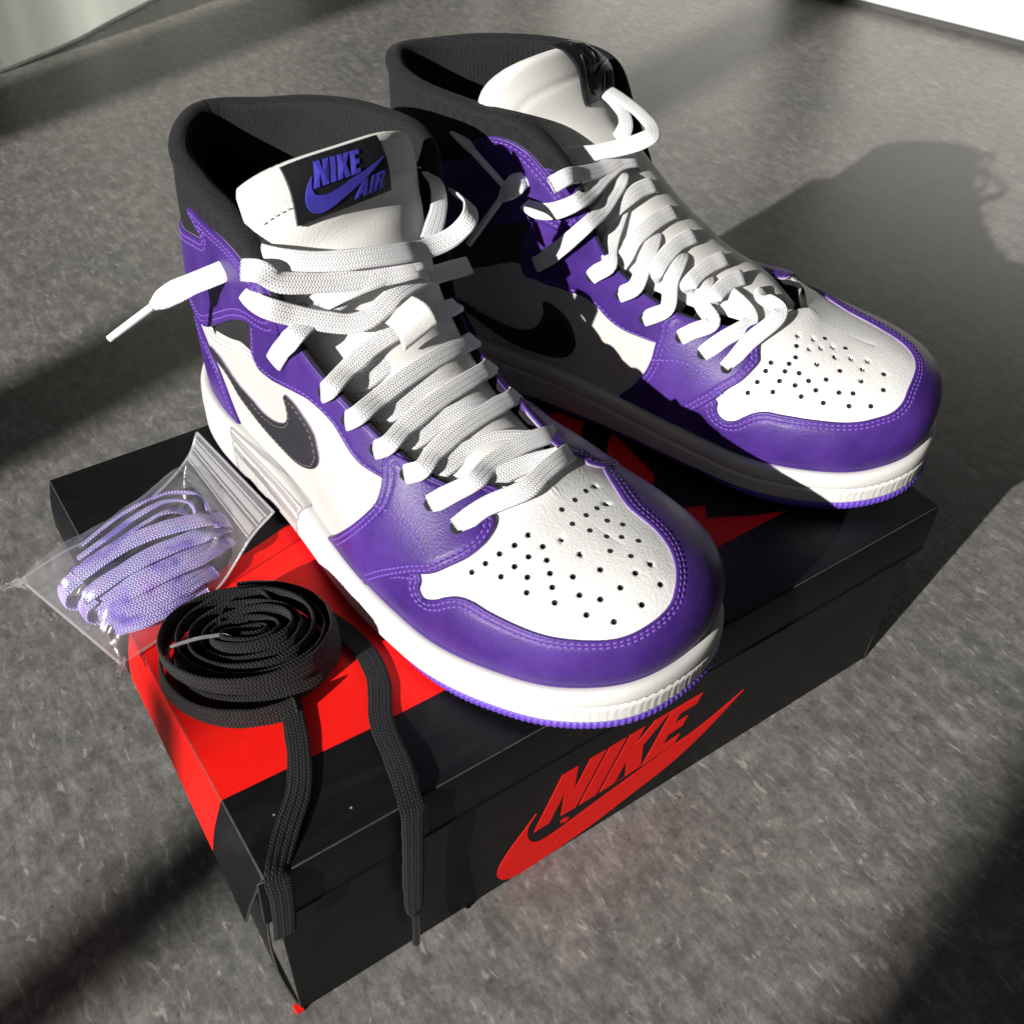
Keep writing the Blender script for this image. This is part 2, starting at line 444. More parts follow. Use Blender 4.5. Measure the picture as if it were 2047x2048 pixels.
def sheet(name, fn, nu, nv, th, mat, parent, nrm, mats=None, fm=None):
    """board of thickness th: fn(a,b) -> point, a,b in [0,1]"""
    A, B = np.meshgrid(np.linspace(0, 1, nu) if np.isscalar(nu) else nu, np.linspace(0, 1, nv) if np.isscalar(nv) else nv, indexing='ij')
    nu_, nv_ = A.shape
    P = np.array([fn(a, b) for a, b in zip(A.ravel(), B.ravel())], float)
    Q = P - np.asarray(nrm, float) * th
    V = np.concatenate([P, Q]); n = nu_ * nv_
    F = gridfaces(nu_, nv_); F = [tuple(f) for f in F]
    c = P[F[0][0]]; nn = np.cross(P[F[0][1]] - c, P[F[0][2]] - c)
    if nn @ np.asarray(nrm) < 0: F = [f[::-1] for f in F]
    faces = F + [tuple(i + n for i in f[::-1]) for f in F]
    fmat = [fm(P[list(f)].mean(0)) if fm else 0 for f in F] * 2
    ring = [i * nv_ for i in range(nu_)] + [(nu_ - 1) * nv_ + j for j in range(1, nv_)] + [i * nv_ + nv_ - 1 for i in range(nu_ - 2, -1, -1)] + [j for j in range(nv_ - 2, 0, -1)]
    for i in range(len(ring)):
        a, b = ring[i], ring[(i + 1) % len(ring)]
        faces.append((b, a, a + n, b + n)); fmat.append(len(mats) if mats else 1)
    o = mesh(name, V, faces, mat, parent, smooth=False, mats=(mats or [mat]) + [CARD_EDGE], fmat=fmat)
    bm = bmesh.new(); bm.from_mesh(o.data); bmesh.ops.recalc_face_normals(bm, faces=bm.faces[:])
    bm.to_mesh(o.data); bm.free()
    o.data.polygons.foreach_set('use_smooth', [True] * len(o.data.polygons))
    md = o.modifiers.new('edge', 'BEVEL'); md.width = .0005; md.segments = 2; md.limit_method = 'ANGLE'; md.angle_limit = math.radians(50)
    o.data.set_sharp_from_angle(angle=math.radians(40))
    return o
LH = 28.4
lid = sheet('lid', lambda a, b: (a * BW, b * BD, BH), 2, 2, 1.1, CARD_K, box, (0, 0, 1))
def left_side(a, b):          # a along y (front to back), b from top to bottom; flares out towards the front
    fl = 9.0 * (1 - .55 * a) * b**1.15 - 1.2 * math.sin(a * math.pi) * b
    y = 2.0 + a * (BD - 3)
    return (-.3 - fl - 1.2 * math.sin(b * math.pi), y + (3.0 * b if a < .02 else 0), BH - .2 - LH * b * .97)
ya = np.unique(np.r_[np.linspace(0, 1, 25), (37 - 2.0) / (BD - 3), (130 - 2.0) / (BD - 3)])
sheet('side_panel', left_side, ya, 9, 1.1, None, lid, (-1, 0, .1), mats=[CARD_K, CARD_R], fm=lambda c: 1 if 37 < c[1] < 130 else 0)
sheet('side_panel', lambda a, b: (2.5 + a * (BW - 2.5), -.4 - .5 * math.sin(b * 3) - .8 * float(smoothstep(.93, 1, b)), BH - .2 - LH * b), 12, np.array([0, .3, .6, .9, .94, .97, 1.0]), 1.1, CARD_K, lid, (0, -1, 0))
sheet('side_panel', lambda a, b: (BW + .4, a * BD, BH - .2 - LH * b), 4, 3, 1.1, CARD_K, lid, (1, 0, 0))
sheet('side_panel', lambda a, b: (a * BW, BD + .4, BH - .2 - LH * b), 4, 3, 1.1, CARD_K, lid, (0, 1, 0))
# the short tab folded round the front left corner
sheet('corner_tab', lambda a, b: (-2.6 - 1.2 * b + a * 4.5, 1.2 - a * .9, BH - 1.2 - (LH - .8) * b), 3, 5, 1.0, CARD_K, lid, (-.2, -1, 0))
body = sheet('body', lambda a, b: (1.2 + a * (BW - 4.5), 1.8 + 2.0 * b, BH - 5 - (BH - 5.4) * b), 10, 6, 1.3, CARD_K, box, (0, -1, 0))
sheet('side_panel', lambda a, b: (1.0 - 5.5 * math.sin(b * math.pi * .92) * (1 - a)**2 + 1.0 * b, 4.4 + a * (BD - 9), BH - 5 - (BH - 8.4) * b), 14, 12, 1.3, CARD_K, body, (-1, 0, 0))
sheet('side_panel', lambda a, b: (BW - 2.6 - 1.4 * b, 3.4 + a * (BD - 8), BH - 5 - (BH - 5.4) * b), 4, 4, 1.3, CARD_K, body, (1, 0, 0))
sheet('side_panel', lambda a, b: (1.2 + a * (BW - 4.5), BD - 2.5, BH - 5 - (BH - 5.4) * b), 4, 4, 1.3, CARD_K, body, (0, 1, 0))
boxm('dark_gap_filler', (7, 9, 1.5), (BW - 7, BD - 7, BH - 4), CARD_K, body)  # solid black block added so the open corner looks dark inside
boxm('base_tray', (-1.0, 3.1, .1), (2.5, 7, 2.2), CARD_R, box, .3)

def flat_shape(name, loops, fn, mat, parent, depth=.15, nrm=(0, 0, 1), sm=0, holes_evenodd=True, curve_step=None):
    """planar outline(s) extruded a little; fn maps 2-D (n,2) -> 3-D at height h"""
    pts, edges = [], []
    LL = [np.asarray(l, float) for l in loops]
    for l in LL:
        b = len(pts); pts += [tuple(p) for p in l]; edges += [(b + i, b + (i + 1) % len(l)) for i in range(len(l))]
    extra = []
    if curve_step:
        allp = np.concatenate(LL); lo_, hi = allp.min(0), allp.max(0)
        g = np.stack(np.meshgrid(np.arange(lo_[0], hi[0], curve_step), np.arange(lo_[1], hi[1], curve_step)), -1).reshape(-1, 2)
        extra = [tuple(p) for p in g]
    r = delaunay_2d_cdt([Vector(p) for p in pts + extra], edges, [], 0, 1e-5)
    V = np.array([(v.x, v.y) for v in r[0]])
    F = np.array([f for f in r[2]], int)
    c = V[F].mean(1)
    ins = np.zeros(len(F), bool)
    for l in LL: ins ^= inside(l, c)
    F = F[ins]
    E = {}
    for f in F:
        for a, b in ((f[0], f[1]), (f[1], f[2]), (f[2], f[0])): E[(a, b)] = 1
    bd = [(a, b) for a, b in E if (b, a) not in E]
    top = fn(V, depth); low = fn(V, -.25)
    n = len(V)
    faces = [tuple(f) for f in F] + [(b, a, a + n, b + n) for a, b in bd]
    W = np.concatenate([top, low])
    q = np.cross(W[F[0][1]] - W[F[0][0]], W[F[0][2]] - W[F[0][0]])
    if q @ np.asarray(nrm) < 0: faces = [f[::-1] for f in faces]
    return mesh(name, W, faces, mat, parent, smooth=False)

lid_fn = lambda V, h: np.c_[V, np.full(len(V), BH + h)]
RED = [(.2, 37), (60, 35), (120, 35.2), (280, 36.5), (264, 43), (245, 53), (250, 60), (225, 70), (244, 90), (247, 126), (240, 121), (220, 98), (150, 112), (80, 152), (.2, 130)]
flat_shape('red_print', [RED], lid_fn, PRINT_R, lid, depth=.12)
flat_shape('red_print', [[(205, 128), (218, 118), (240, 141), (232, 156), (212, 150)]], lid_fn, PRINT_R, lid, depth=.12)

GLY = {
 'N': [[(0,0),(0,1),(.36,1),(.64,.45),(.64,1),(1,1),(1,0),(.64,0),(.36,.55),(.36,0)]],
 'I': [[(0,0),(0,1),(1,1),(1,0)]],
 'K': [[(0,0),(0,1),(.36,1),(.36,.66),(.62,1),(1,1),(.66,.55),(1,.0),(.62,0),(.36,.42),(.36,0)]],
 'E': [[(0,0),(0,1),(1,1),(1,.79),(.46,.79),(.46,.61),(.9,.61),(.9,.40),(.46,.40),(.46,.21),(1,.21),(1,0)]],
 'A': [[(0,0),(.30,1),(.70,1),(1,0),(.68,0),(.62,.2),(.38,.2),(.32,0)],[(.42,.38),(.58,.38),(.5,.78)]],
 'R': [[(0,0),(0,1),(.72,1),(.95,.86),(.95,.58),(.80,.46),(1,0),(.66,0),(.50,.40),(.34,.40),(.34,0)],[(.34,.60),(.34,.80),(.60,.80),(.60,.60)]],
}
def quad(g, q):
    """glyph in unit box -> quad (BL, BR, TR, TL)"""
    BL, BR, TR, TL = [np.array(p, float) for p in q]
    out = []
    for l in GLY[g]:
        l = np.array(l); x, y = l[:, :1], l[:, 1:]
        out.append(BL * (1 - x) * (1 - y) + BR * x * (1 - y) + TR * x * y + TL * (1 - x) * y)
    return out
def front_fn(V, h):
    b = (BH - 5 - V[:, 1]) / (BH - 5.4)
    return np.c_[V[:, 0], 1.8 + 2.0 * b - h, V[:, 1]]
for g, q in (('N', [(116.3,32.2),(139.3,32.2),(152,67.8),(128.7,67.8)]), ('I', [(141.2,32.2),(150.6,32.2),(163.3,67.8),(153.9,67.8)]),
             ('K', [(152.6,32.2),(176.5,33.5),(188.5,67.8),(165.3,67.8)]), ('E', [(177.3,33.0),(196.5,35.5),(207.5,67.8),(189.3,67.8)])):
    flat_shape('printed_letter', quad(g, q), front_fn, PRINT_R, body, nrm=(0, -1, 0))
TICK = [(116.7,48.0),(110.2,38.8),(102.5,27.9),(98.6,19.5),(97.7,12.8),(99.6,7.0),(104,2.6),(110,.9),(118.1,.9),(134.0,2.2),(151.9,5.0),(172.7,10.5),(200.7,19.0),(218.3,30.0),(238.0,47.5)]
TICK2 = [(238.0,47.5),(213.2,37.6),(195.8,34.2),(176.0,30.6),(160.7,27.6),(144.9,24.2),(136.5,22.2),(128.1,20.6),(121.2,20.9),(116.4,24.0),(113.5,30.3),(112.8,37.6),(114.1,42.8),(116.7,48.0)]
flat_shape('printed_tick', [np.r_[resample(TICK, n=60), resample(TICK2, n=60)[1:-1]]], front_fn, PRINT_R, body, depth=.17, nrm=(0, -1, 0))
a = np.linspace(0, 2 * math.pi, 25)[:-1]
flat_shape('registered_mark', [np.c_[133.7 + 2.3 * np.cos(a), 26.3 + 2.0 * np.sin(a)], np.c_[133.7 + 1.9 * np.cos(a), 26.3 + 1.6 * np.sin(a)]] + quad('R', [(132.9, 25.2), (134.5, 25.2), (134.7, 27.3), (133.1, 27.3)]), front_fn, PRINT_R, body, depth=.15, nrm=(0, -1, 0))

# ---------------------------------------------------------------- the shape of the shoe (mm, heel at x=0, toe at +x, z up from the lid)
ST_A = np.array([  # feather line P0, two shaping points, top line P3 (half shoe, |y|) - the side turned to the window
 [[281,0,19],[288,0,44],[275,0,58],[247,0,60.5]],
 [[276,24,19],[282,28,44],[268,20,58.6],[242,0,61.4]],
 [[260,40,18],[264,47,46],[254,33,58.5],[234,0,63.3]],
 [[236,49,18],[237,57,47],[233,38,62],[224,0,66.2]],
 [[212,52,18],[211,58,48],[212,39,67],[215,0,71.3]],
 [[190,50,18.5],[188,55,49],[197,40,68],[207,14,74]],
 [[168,47,19.5],[165,51,50],[180,43,70],[194,23.5,76]],
 [[146,43,20.5],[143,47,54],[160,44,77],[176,28,87]],
 [[124,39.5,22],[122,43,58],[138,43,88],[157,31,104]],
 [[103,37,23.5],[100,40,63],[116,42,100],[138,35,124]],
 [[82,36,25],[78,39,66],[92,41,108],[119,40,137]],
 [[62,35.5,26.5],[58,38,70],[68,36,110],[92,40,143]],
 [[42,34,27.5],[38,36,70],[42,32,110],[64,37,145]],
 [[23,29,28],[18,30,70],[20,24,108],[36,31,146]],
 [[9,19,28.5],[3,19,70],[8,14,108],[16,19,147]],
 [[2,8,29],[-4,8,70],[3,6,108],[6,7,148]],
 [[1,0,29],[-5,0,70],[2,0,108],[4,0,148]]], float)
ST_B = ST_A.copy()          # the other side: collar stands higher
ST_B[9:15, 3] = [[138,32,130],[122,37,155],[88,56,147],[58,51,151],[31,37,150],[15,20,148]]
ST_B[9:13, 2] = [[112,42,102],[90,46,110],[66,45,112],[42,38,112]]
ST_A[6:11, 3] = [[194,25,73],[174,31,81],[154,35,93],[131,39,109],[116,42,132]]
ST_A[7:10, 2] = [[160,45,70],[138,44.5,78],[114,43,92]]
ST_B[6:11, 3] = [[194,22,71],[176,26,75],[156,29,82],[130,36,94],[107,47,120]]
ST_B[6:10, 2] = [[180,42,68],[160,43,72],[138,43,79],[112,44,92]]
ST_A2, ST_B2 = ST_A.copy(), ST_B.copy()     # collar of the shoe behind
ST_A2[6:11, 3] = [[195,29,70],[172,37,72],[149,42,80],[126,44,98],[108,43,128]]
ST_A2[7:11, 2] = [[160,46,65],[138,46,72],[114,45,85],[92,43,105]]
ST_A2[11:, 3, 0] -= 7; ST_A2[11:15, 3, 1] += 2
ST_B2[6:15, 3] = [[190,21,69],[172,24,72],[150,28,77],[127,36,92],[106,45,122],[90,50,143],[64,44,150],[30,31,150],[9,19,148]]
ST_B2[15:, 3, 0] -= 7
ST_B2[7:12, 2] = [[160,40,66],[138,42,70],[112,42,82],[90,42,104],[64,38,112]]

def spring(x):
    return 9.0 * np.clip((np.asarray(x, float) - 190) / 93, 0, None) ** 2

SU = np.r_[0, np.cumsum(np.hypot(*(ST_A[1:, 0, :2] - ST_A[:-1, 0, :2]).T))]
SU /= SU[-1]
KU, KT = 330.0, 95.0           # mm per unit of the two surface parameters

class Last:
    """surface of the upper: u in [-1,1] (0 toe, +-1 heel, u>0 is the -y side), t in [0,1] feather line to top line"""
    NS, NT = 361, 101
    def __init__(self, bend, A, B):
        self.bend = bend
        k = np.r_[-SU[:0:-1], SU]
        tab = np.concatenate([B[:0:-1], A * [1, -1, 1]], 0)
        u = np.linspace(-1, 1, self.NS)
        C = hermite(k, tab.reshape(len(k), 12), u).reshape(-1, 4, 3)
        t = np.linspace(0, 1, self.NT)[None, :, None]
        G = (C[:, None, 0] * (1 - t)**3 + 3 * C[:, None, 1] * t * (1 - t)**2
             + 3 * C[:, None, 2] * t * t * (1 - t) + C[:, None, 3] * t**3)
        G[..., 2] += spring(G[..., 0]) * np.clip(1.15 - G[..., 2] / 130, 0, 1)
        G[..., 1] += bend * smoothstep(135, 290, G[..., 0])
        self.G = G
        du = np.gradient(G, axis=0); dt = np.gradient(G, axis=1)
        n = np.cross(du, dt)
        n = unit(n)
        # outward
        self.Nn = n
        c = np.array([120., 0, 60.])
        if ((G[60:300, 10:50] - c) * n[60:300, 10:50]).sum() < 0: self.Nn = -n
    def _bil(self, A, u, t):
        x = np.clip((np.asarray(u) + 1) / 2, 0, 1) * (self.NS - 1); y = np.clip(np.asarray(t), 0, 1) * (self.NT - 1)
        i = np.clip(x.astype(int), 0, self.NS - 2); j = np.clip(y.astype(int), 0, self.NT - 2)
        fx = (x - i)[..., None]; fy = (y - j)[..., None]
        return (A[i, j] * (1 - fx) * (1 - fy) + A[i + 1, j] * fx * (1 - fy) + A[i, j + 1] * (1 - fx) * fy + A[i + 1, j + 1] * fx * fy)
    def pos(self, u, t): return self._bil(self.G, u, t)
    def nor(self, u, t): return unit(self._bil(self.Nn, u, t))
    def at(self, u, t, off=0.0):
        off = np.asarray(off)
        return self.pos(u, t) + self.nor(u, t) * (off[..., None] if off.ndim else off)

LAST_R = Last(17.0, ST_A, ST_B)        # shoe in front
LAST_L = Last(-9.0, ST_A2, ST_B2)       # shoe behind

class Tongue:
    """padded tongue: v in [-1,1] across (+ = far side), w in [0,1] from throat to top"""
    def __init__(self, rows, rnd=.05):
        self.rnd = rnd
        self.k = np.linspace(0, 1, len(rows)); self.rows = np.array(rows, float)   # x, y, z, halfwidth, skew, arch
    def pos(self, v, w, off=0.0):
        v = np.atleast_1d(np.asarray(v, float)); w = np.atleast_1d(np.asarray(w, float))
        v, w, off = np.broadcast_arrays(v, w, np.asarray(off, float)); sh = v.shape; v, w, off = v.ravel(), w.ravel(), off.ravel()
        w = w * (1 - self.rnd * np.abs(v)**4 * w**3)
        R = hermite(self.k, self.rows, w); D = (hermite(self.k, self.rows, np.clip(w + 1e-3, 0, 1)) - hermite(self.k, self.rows, np.clip(w - 1e-3, 0, 1)))
        t = unit(np.stack([D[:, 0], D[:, 1] * 0.3, D[:, 2]], -1)); n = unit(np.stack([t[:, 2], 0 * t[:, 0], -t[:, 0]], -1))
        R = R.copy()
        P = np.stack([R[:, 0] + v * R[:, 4], R[:, 1] + v * R[:, 3], R[:, 2]], -1)
        return (P + n * (off - R[:, 5] * np.abs(v)**2.2)[:, None]).reshape(sh + (3,))
    def nor(self, v, w):
        e = 1e-3
        return unit(np.cross(self.pos(v + e, w) - self.pos(v - e, w), self.pos(v, np.clip(w + e, 0, 1)) - self.pos(v, np.clip(w - e, 0, 1))))

TONGUE_R = Tongue([[206,8,70,15,0,3],[186,3,77,24,0,6],[165,1,85,29,0,9],[148,0,95,32,0,11],[132,0,110,34,0,12],[119,1,127,37,0,11],[110,2,147,39,0,9],[104,2,162,39,0,9]])
TONGUE_L = Tongue([[208,-8,68,15,0,3],[188,-5,78,25,0,5],[167,-4,87,30,0,8],[146,-4,98,34,2,10],[126,1,112,31,5,11],[106,1,128,32,8,10],[88,-3,145,35,11,9],[78,-7,161,35,12,10]], .13)

# ---------------------------------------------------------------- building blocks of a shoe
def S2(p):
    return np.asarray(p, float) * [KU, KT]

def mirror(p):
    return [(-u, t) for u, t in p][::-1]

def offset_path(P, d, poly):
    """move an open path d mm towards the inside of poly (scaled coordinates)"""
    t = unit(np.gradient(P, axis=0)); n = np.stack([-t[:, 1], t[:, 0]], -1)
    k = len(P) // 2
    a = inside(poly, P + n * min(d, 1.0) * 0.9); 
    return P + n * d * (1 if a.mean() > 0.5 else -1)

def panel(L, poly, name, mat, parent, off=0.0, thick=1.4, step=2.2, round_=0.9, grooves=(), puff=0.0, holes=None, edge_mat=None, smooth=True, seam=False):
    P = S2(poly)
    B = resample(P, step=1.5, smooth=smooth, closed=True)
    B[:, 1] = np.clip(B[:, 1], 0, KT); B[:, 0] = np.clip(B[:, 0], -KU, KU)
    keep = np.linalg.norm(B - np.roll(B, 1, axis=0), axis=1) > 0.25
    B = B[keep]
    area = 0.5 * np.sum(B[:, 0] * np.roll(B[:, 1], -1) - np.roll(B[:, 0], -1) * B[:, 1])
    if area < 0: B = B[::-1]
    t = unit(np.roll(B, -1, axis=0) - np.roll(B, 1, axis=0)); nin = np.stack([-t[:, 1], t[:, 0]], -1)
    pts = []
    for r in (0.35, 0.9) + tuple(g for g in grooves) + tuple(g + 0.5 for g in grooves) + tuple(g - 0.5 for g in grooves):
        q = B + nin * r
        d = seg_dist(B, q)
        pts.append(q[(d > r * 0.93) & inside(B, q)])
    lo_, hi = B.min(0), B.max(0)
    gx, gy = np.meshgrid(np.arange(lo_[0], hi[0], step), np.arange(lo_[1], hi[1], step * 0.87))
    gx = gx + (np.arange(gy.shape[0]) % 2)[:, None] * step / 2
    g = np.stack([gx.ravel(), gy.ravel()], -1)
    g = g[inside(B, g)]
    far = max([1.5] + [x + 1.1 for x in grooves])
    g = g[seg_dist(B, g) > far]
    pts.append(g)
    I = np.concatenate(pts)
    ring = []
    if holes is not None:
        H = np.array([q for q in holes if q[1] < .88], float)
        hp = L.pos(H[:, 0], H[:, 1])
        ip = L.pos(I[:, 0] / KU, I[:, 1] / KT)
        dm = np.linalg.norm(ip[:, None] - hp[None], axis=2).min(1)
        I = I[dm > 1.7]
        for (u, tt) in H:
            e = 1e-3
            Ju = (L.pos(u + e, tt) - L.pos(u - e, tt)) / (2 * e); Jt = (L.pos(u, tt + e) - L.pos(u, tt - e)) / (2 * e)
            J = np.stack([Ju, Jt], 1)
            for r in (0.85, 1.15, 1.55):
                for a in np.arange(8) * math.pi / 4:
                    v = unit(Ju) * math.cos(a) * r + unit(np.cross(np.cross(Ju, Jt), Ju)) * math.sin(a) * r
                    s, *_ = np.linalg.lstsq(J, v, rcond=None)
                    ring.append(((u + s[0]) * KU, (tt + s[1]) * KT))
            ring.append((u * KU, tt * KT))
    allp = np.concatenate([B, I] + ([np.array(ring)] if ring else []))
    r_ = delaunay_2d_cdt([Vector(p) for p in allp], [], [list(range(len(B)))], 1, 1e-4)
    V = np.array([(v.x, v.y) for v in r_[0]]); F = np.array([f for f in r_[2] if len(f) == 3], int)
    # boundary
    E = {}
    for f in F:
        for a, b in ((f[0], f[1]), (f[1], f[2]), (f[2], f[0])):
            E[(a, b)] = True
    bd = [(a, b) for (a, b) in E if (b, a) not in E]
    if seam:
        d = np.full(len(V), 1e9)
        for i in range(len(B)):
            a_, b_ = B[i], B[(i + 1) % len(B)]
            if a_[1] > KT * .996 and b_[1] > KT * .996: continue
            ab = b_ - a_; tq = np.clip(((V - a_) @ ab) / max(ab @ ab, 1e-12), 0, 1)
            d = np.minimum(d, np.linalg.norm(V - a_ - tq[:, None] * ab, axis=1))
    else:
        d = seg_dist(B, V)
    x = np.clip(d / round_, 0, 1)
    h = off + thick * (0.25 + 0.75 * np.sqrt(1 - (1 - x)**2))
    if puff: h += puff * (1 - np.exp(-d / 6.0))
    for gd in grooves: h -= 0.34 * np.exp(-((d - gd) / 0.42)**2)
    u, tt = V[:, 0] / KU, V[:, 1] / KT
    fm = np.zeros(len(F), int)
    if holes is not None:
        p0 = L.pos(u, tt); dh = np.linalg.norm(p0[:, None] - hp[None], axis=2).min(1)
        h -= 1.6 * (1 - smoothstep(0.83, 1.16, dh)) + 0.12 * np.exp(-((dh - 1.3) / 0.4)**2)
        fm = (dh[F].max(1) < 1.22).astype(int)
    W = L.at(u, tt, h)
    if seam: bd = [(a, b) for a, b in bd if not (V[a, 1] > KT * .996 and V[b, 1] > KT * .996)]
    nb = len(W)
    idx = sorted({a for e in bd for a in e}); mp = {a: nb + i for i, a in enumerate(idx)}
    low = L.at(u[idx], tt[idx], np.full(len(idx), off - 0.7))
    W = np.concatenate([W, low])
    sk = [(b, a, mp[a], mp[b]) for a, b in bd]
    faces = [tuple(f) for f in F] + sk
    # face orientation: outward
    c = W[F[:, 0]]; nn = np.cross(W[F[:, 1]] - c, W[F[:, 2]] - c)
    if (nn * L.nor(u[F[:, 0]], tt[F[:, 0]])).sum() < 0:
        faces = [f[::-1] for f in faces]
    mats = [mat]
    fmat = list(fm) + [0] * len(sk)
    if holes is not None: mats = [mat, HOLE_DARK]
    if edge_mat: mats = mats + [edge_mat]; fmat = list(fm) + [len(mats) - 1] * len(sk)
    o = mesh(name, W, faces, parent=parent, mats=mats, fmat=fmat)
    bm = bmesh.new(); bm.from_mesh(o.data)
    bmesh.ops.remove_doubles(bm, verts=bm.verts, dist=0.00004 if not seam else 0.00012)
    bm.to_mesh(o.data); bm.free()
    if holes is not None:                                # holes on the seam line: flat black discs, hole shade painted on
        V, F = [], []
        for (u, tt) in [q for q in holes if q[1] >= .88]:
            c = L.at(np.array([u]), np.array([min(tt, .985)]), np.array([off + thick + .06]))[0]; n = L.nor(np.array([u]), np.array([min(tt, .985)]))[0]
            a1 = unit(np.cross(n, [0, 1., 0])); a2 = np.cross(n, a1); b_ = len(V)
            V += [c + n * .03] + [c + (a1 * math.cos(x) + a2 * math.sin(x)) * 1.1 for x in np.arange(10) * math.pi / 5]
            F += [(b_, b_ + 1 + i, b_ + 1 + (i + 1) % 10) for i in range(10)]
        if V: mesh('perforations', V, F, HOLE_DARK, o)['kind'] = 'stuff'
    return o

CAPS = None
def stitches(frames, length, width, height, name, mat, parent):
    """frames: list of (pos, tangent, normal) -> one mesh of small thread loops"""
    prof = [(-0.5, 0.0), (-0.36, 0.75), (0.0, 1.0), (0.36, 0.75), (0.5, 0.0)]
    V, F = [], []
    for p, t, n in frames:
        t = unit(t); s = unit(np.cross(n, t)); n = np.cross(t, s)
        b = len(V)
        for a, k in prof:
            zc = -0.25 * (1 - k)
            V += [p + t * a * length + s * width * 0.5 * max(k, .25) + n * height * zc,
                  p + t * a * length + n * height * (k * 0.9 + zc),
                  p + t * a * length - s * width * 0.5 * max(k, .25) + n * height * zc]
        for i in range(4):
            for j in range(2):
                F.append((b + i * 3 + j, b + i * 3 + j + 1, b + i * 3 + 4 + j, b + i * 3 + 3 + j))
    o = mesh(name, V, F, mat, parent)
    o['kind'] = 'stuff'
    return o

def stitch_frames(L, path_ut, inset, poly, h, pitch=2.5):
    P = resample(S2(path_ut), step=0.5)
    P = offset_path(P, inset, S2(poly)) if inset else P
    if inset:
        P = P[seg_dist(S2(poly), P) > inset * .82]
        if len(P) < 6: return []
    X = L.at(P[:, 0] / KU, np.clip(P[:, 1] / KT, 0, 1), h)
    c = chord(X); n = int(c[-1] / pitch)
    out = []
    for k in range(n):
        q = (k + 0.5) * pitch
        a = np.array([np.interp(q - 0.4, c, X[:, j]) for j in range(3)]); b = np.array([np.interp(q + 0.4, c, X[:, j]) for j in range(3)])
        uu = np.interp(q, c, P[:, 0]) / KU; tt = np.clip(np.interp(q, c, P[:, 1]) / KT, 0, 1)
        nn = L.nor(np.array([uu]), np.array([tt]))[0]
        out.append(((a + b) / 2, b - a + np.cross(nn, b - a) * 0.10, nn))
    return out

def ribbon(path, normals, name, mat, parent, width=8.0, thick=1.5, step=1.0, taper=None, wob=0.12, seed=0):
    """flat woven strap along a 3-D path; normals give the facing at the control points"""
    path = np.asarray(path, float); normals = unit(np.asarray(normals, float))
    c0 = chord(path)
    n = max(6, int(c0[-1] / step))
    q = np.linspace(0, c0[-1], n)
    P = hermite(c0, path, q) if len(path) > 2 else np.stack([np.interp(q, c0, path[:, j]) for j in range(3)], -1)
    if len(normals) != len(path):
        kk = np.linspace(0, c0[-1], len(normals)); normals = unit(np.stack([np.interp(c0, kk, normals[:, j]) for j in range(3)], -1))
    Nn = unit(np.stack([np.interp(q, c0, normals[:, j]) for j in range(3)], -1))
    T = unit(np.gradient(P, axis=0))
    Nn = unit(Nn - (Nn * T).sum(1, keepdims=True) * T)
    Sd = np.cross(T, Nn)
    rng = np.random.default_rng(seed + 11)
    w = np.full(n, width / 2)
    wv = np.interp(np.arange(n), np.arange(0, n + 8, 6), rng.normal(0, wob, len(np.arange(0, n + 8, 6))))
    w = w + wv
    if taper is not None: w = w * np.interp(q / c0[-1], taper[0], taper[1])
    h = np.full(n, thick / 2)
    if taper is not None and len(taper) > 2: h = h * np.interp(q / c0[-1], taper[0], taper[2])
    M = 20
    a = np.arange(M) * 2 * math.pi / M
    cx = np.sign(np.cos(a)) * np.abs(np.cos(a))**0.75; cy = np.sign(np.sin(a)) * np.abs(np.sin(a))**0.8
    V = (P[:, None] + Sd[:, None] * (w[:, None] * cx[None])[..., None] + Nn[:, None] * (h[:, None] * cy[None])[..., None])
    F = gridfaces(n, M, closed_v=True)
    lens = chord(P)
    UV = np.stack([np.repeat(lens[:, None], M, 1), w[:, None] * cx[None] + 50.0], -1).reshape(-1, 2)
    caps = [tuple(range(M))[::-1], tuple((n - 1) * M + i for i in range(M))]
    faces = [tuple(f) for f in F] + caps
    return mesh(name, V.reshape(-1, 3), faces, mat, parent, uv=UV)

def tube(path, rad, name, mat, parent, M=12, step=None, cap=True):
    path = np.asarray(path, float)
    P = resample(path, step=step or max(rad if np.isscalar(rad) else max(rad), 0.6), smooth=len(path) > 2)
    n = len(P); T = unit(np.gradient(P, axis=0))
    ref = np.array([0, 0, 1.0]) if abs(T[0, 2]) < 0.9 else np.array([1.0, 0, 0])
    A = unit(np.cross(T, ref)); B = np.cross(T, A)
    r = np.full(n, rad) if np.isscalar(rad) else np.interp(np.linspace(0, 1, n), np.linspace(0, 1, len(rad)), rad)
    a = np.arange(M) * 2 * math.pi / M
    V = P[:, None] + (A[:, None] * np.cos(a)[None, :, None] + B[:, None] * np.sin(a)[None, :, None]) * r[:, None, None]
    F = [tuple(f) for f in gridfaces(n, M, closed_v=True)]
    if cap: F += [tuple(range(M)), tuple((n - 1) * M + i for i in range(M))[::-1]]
    o = mesh(name, V.reshape(-1, 3), F, mat, parent)
    return o

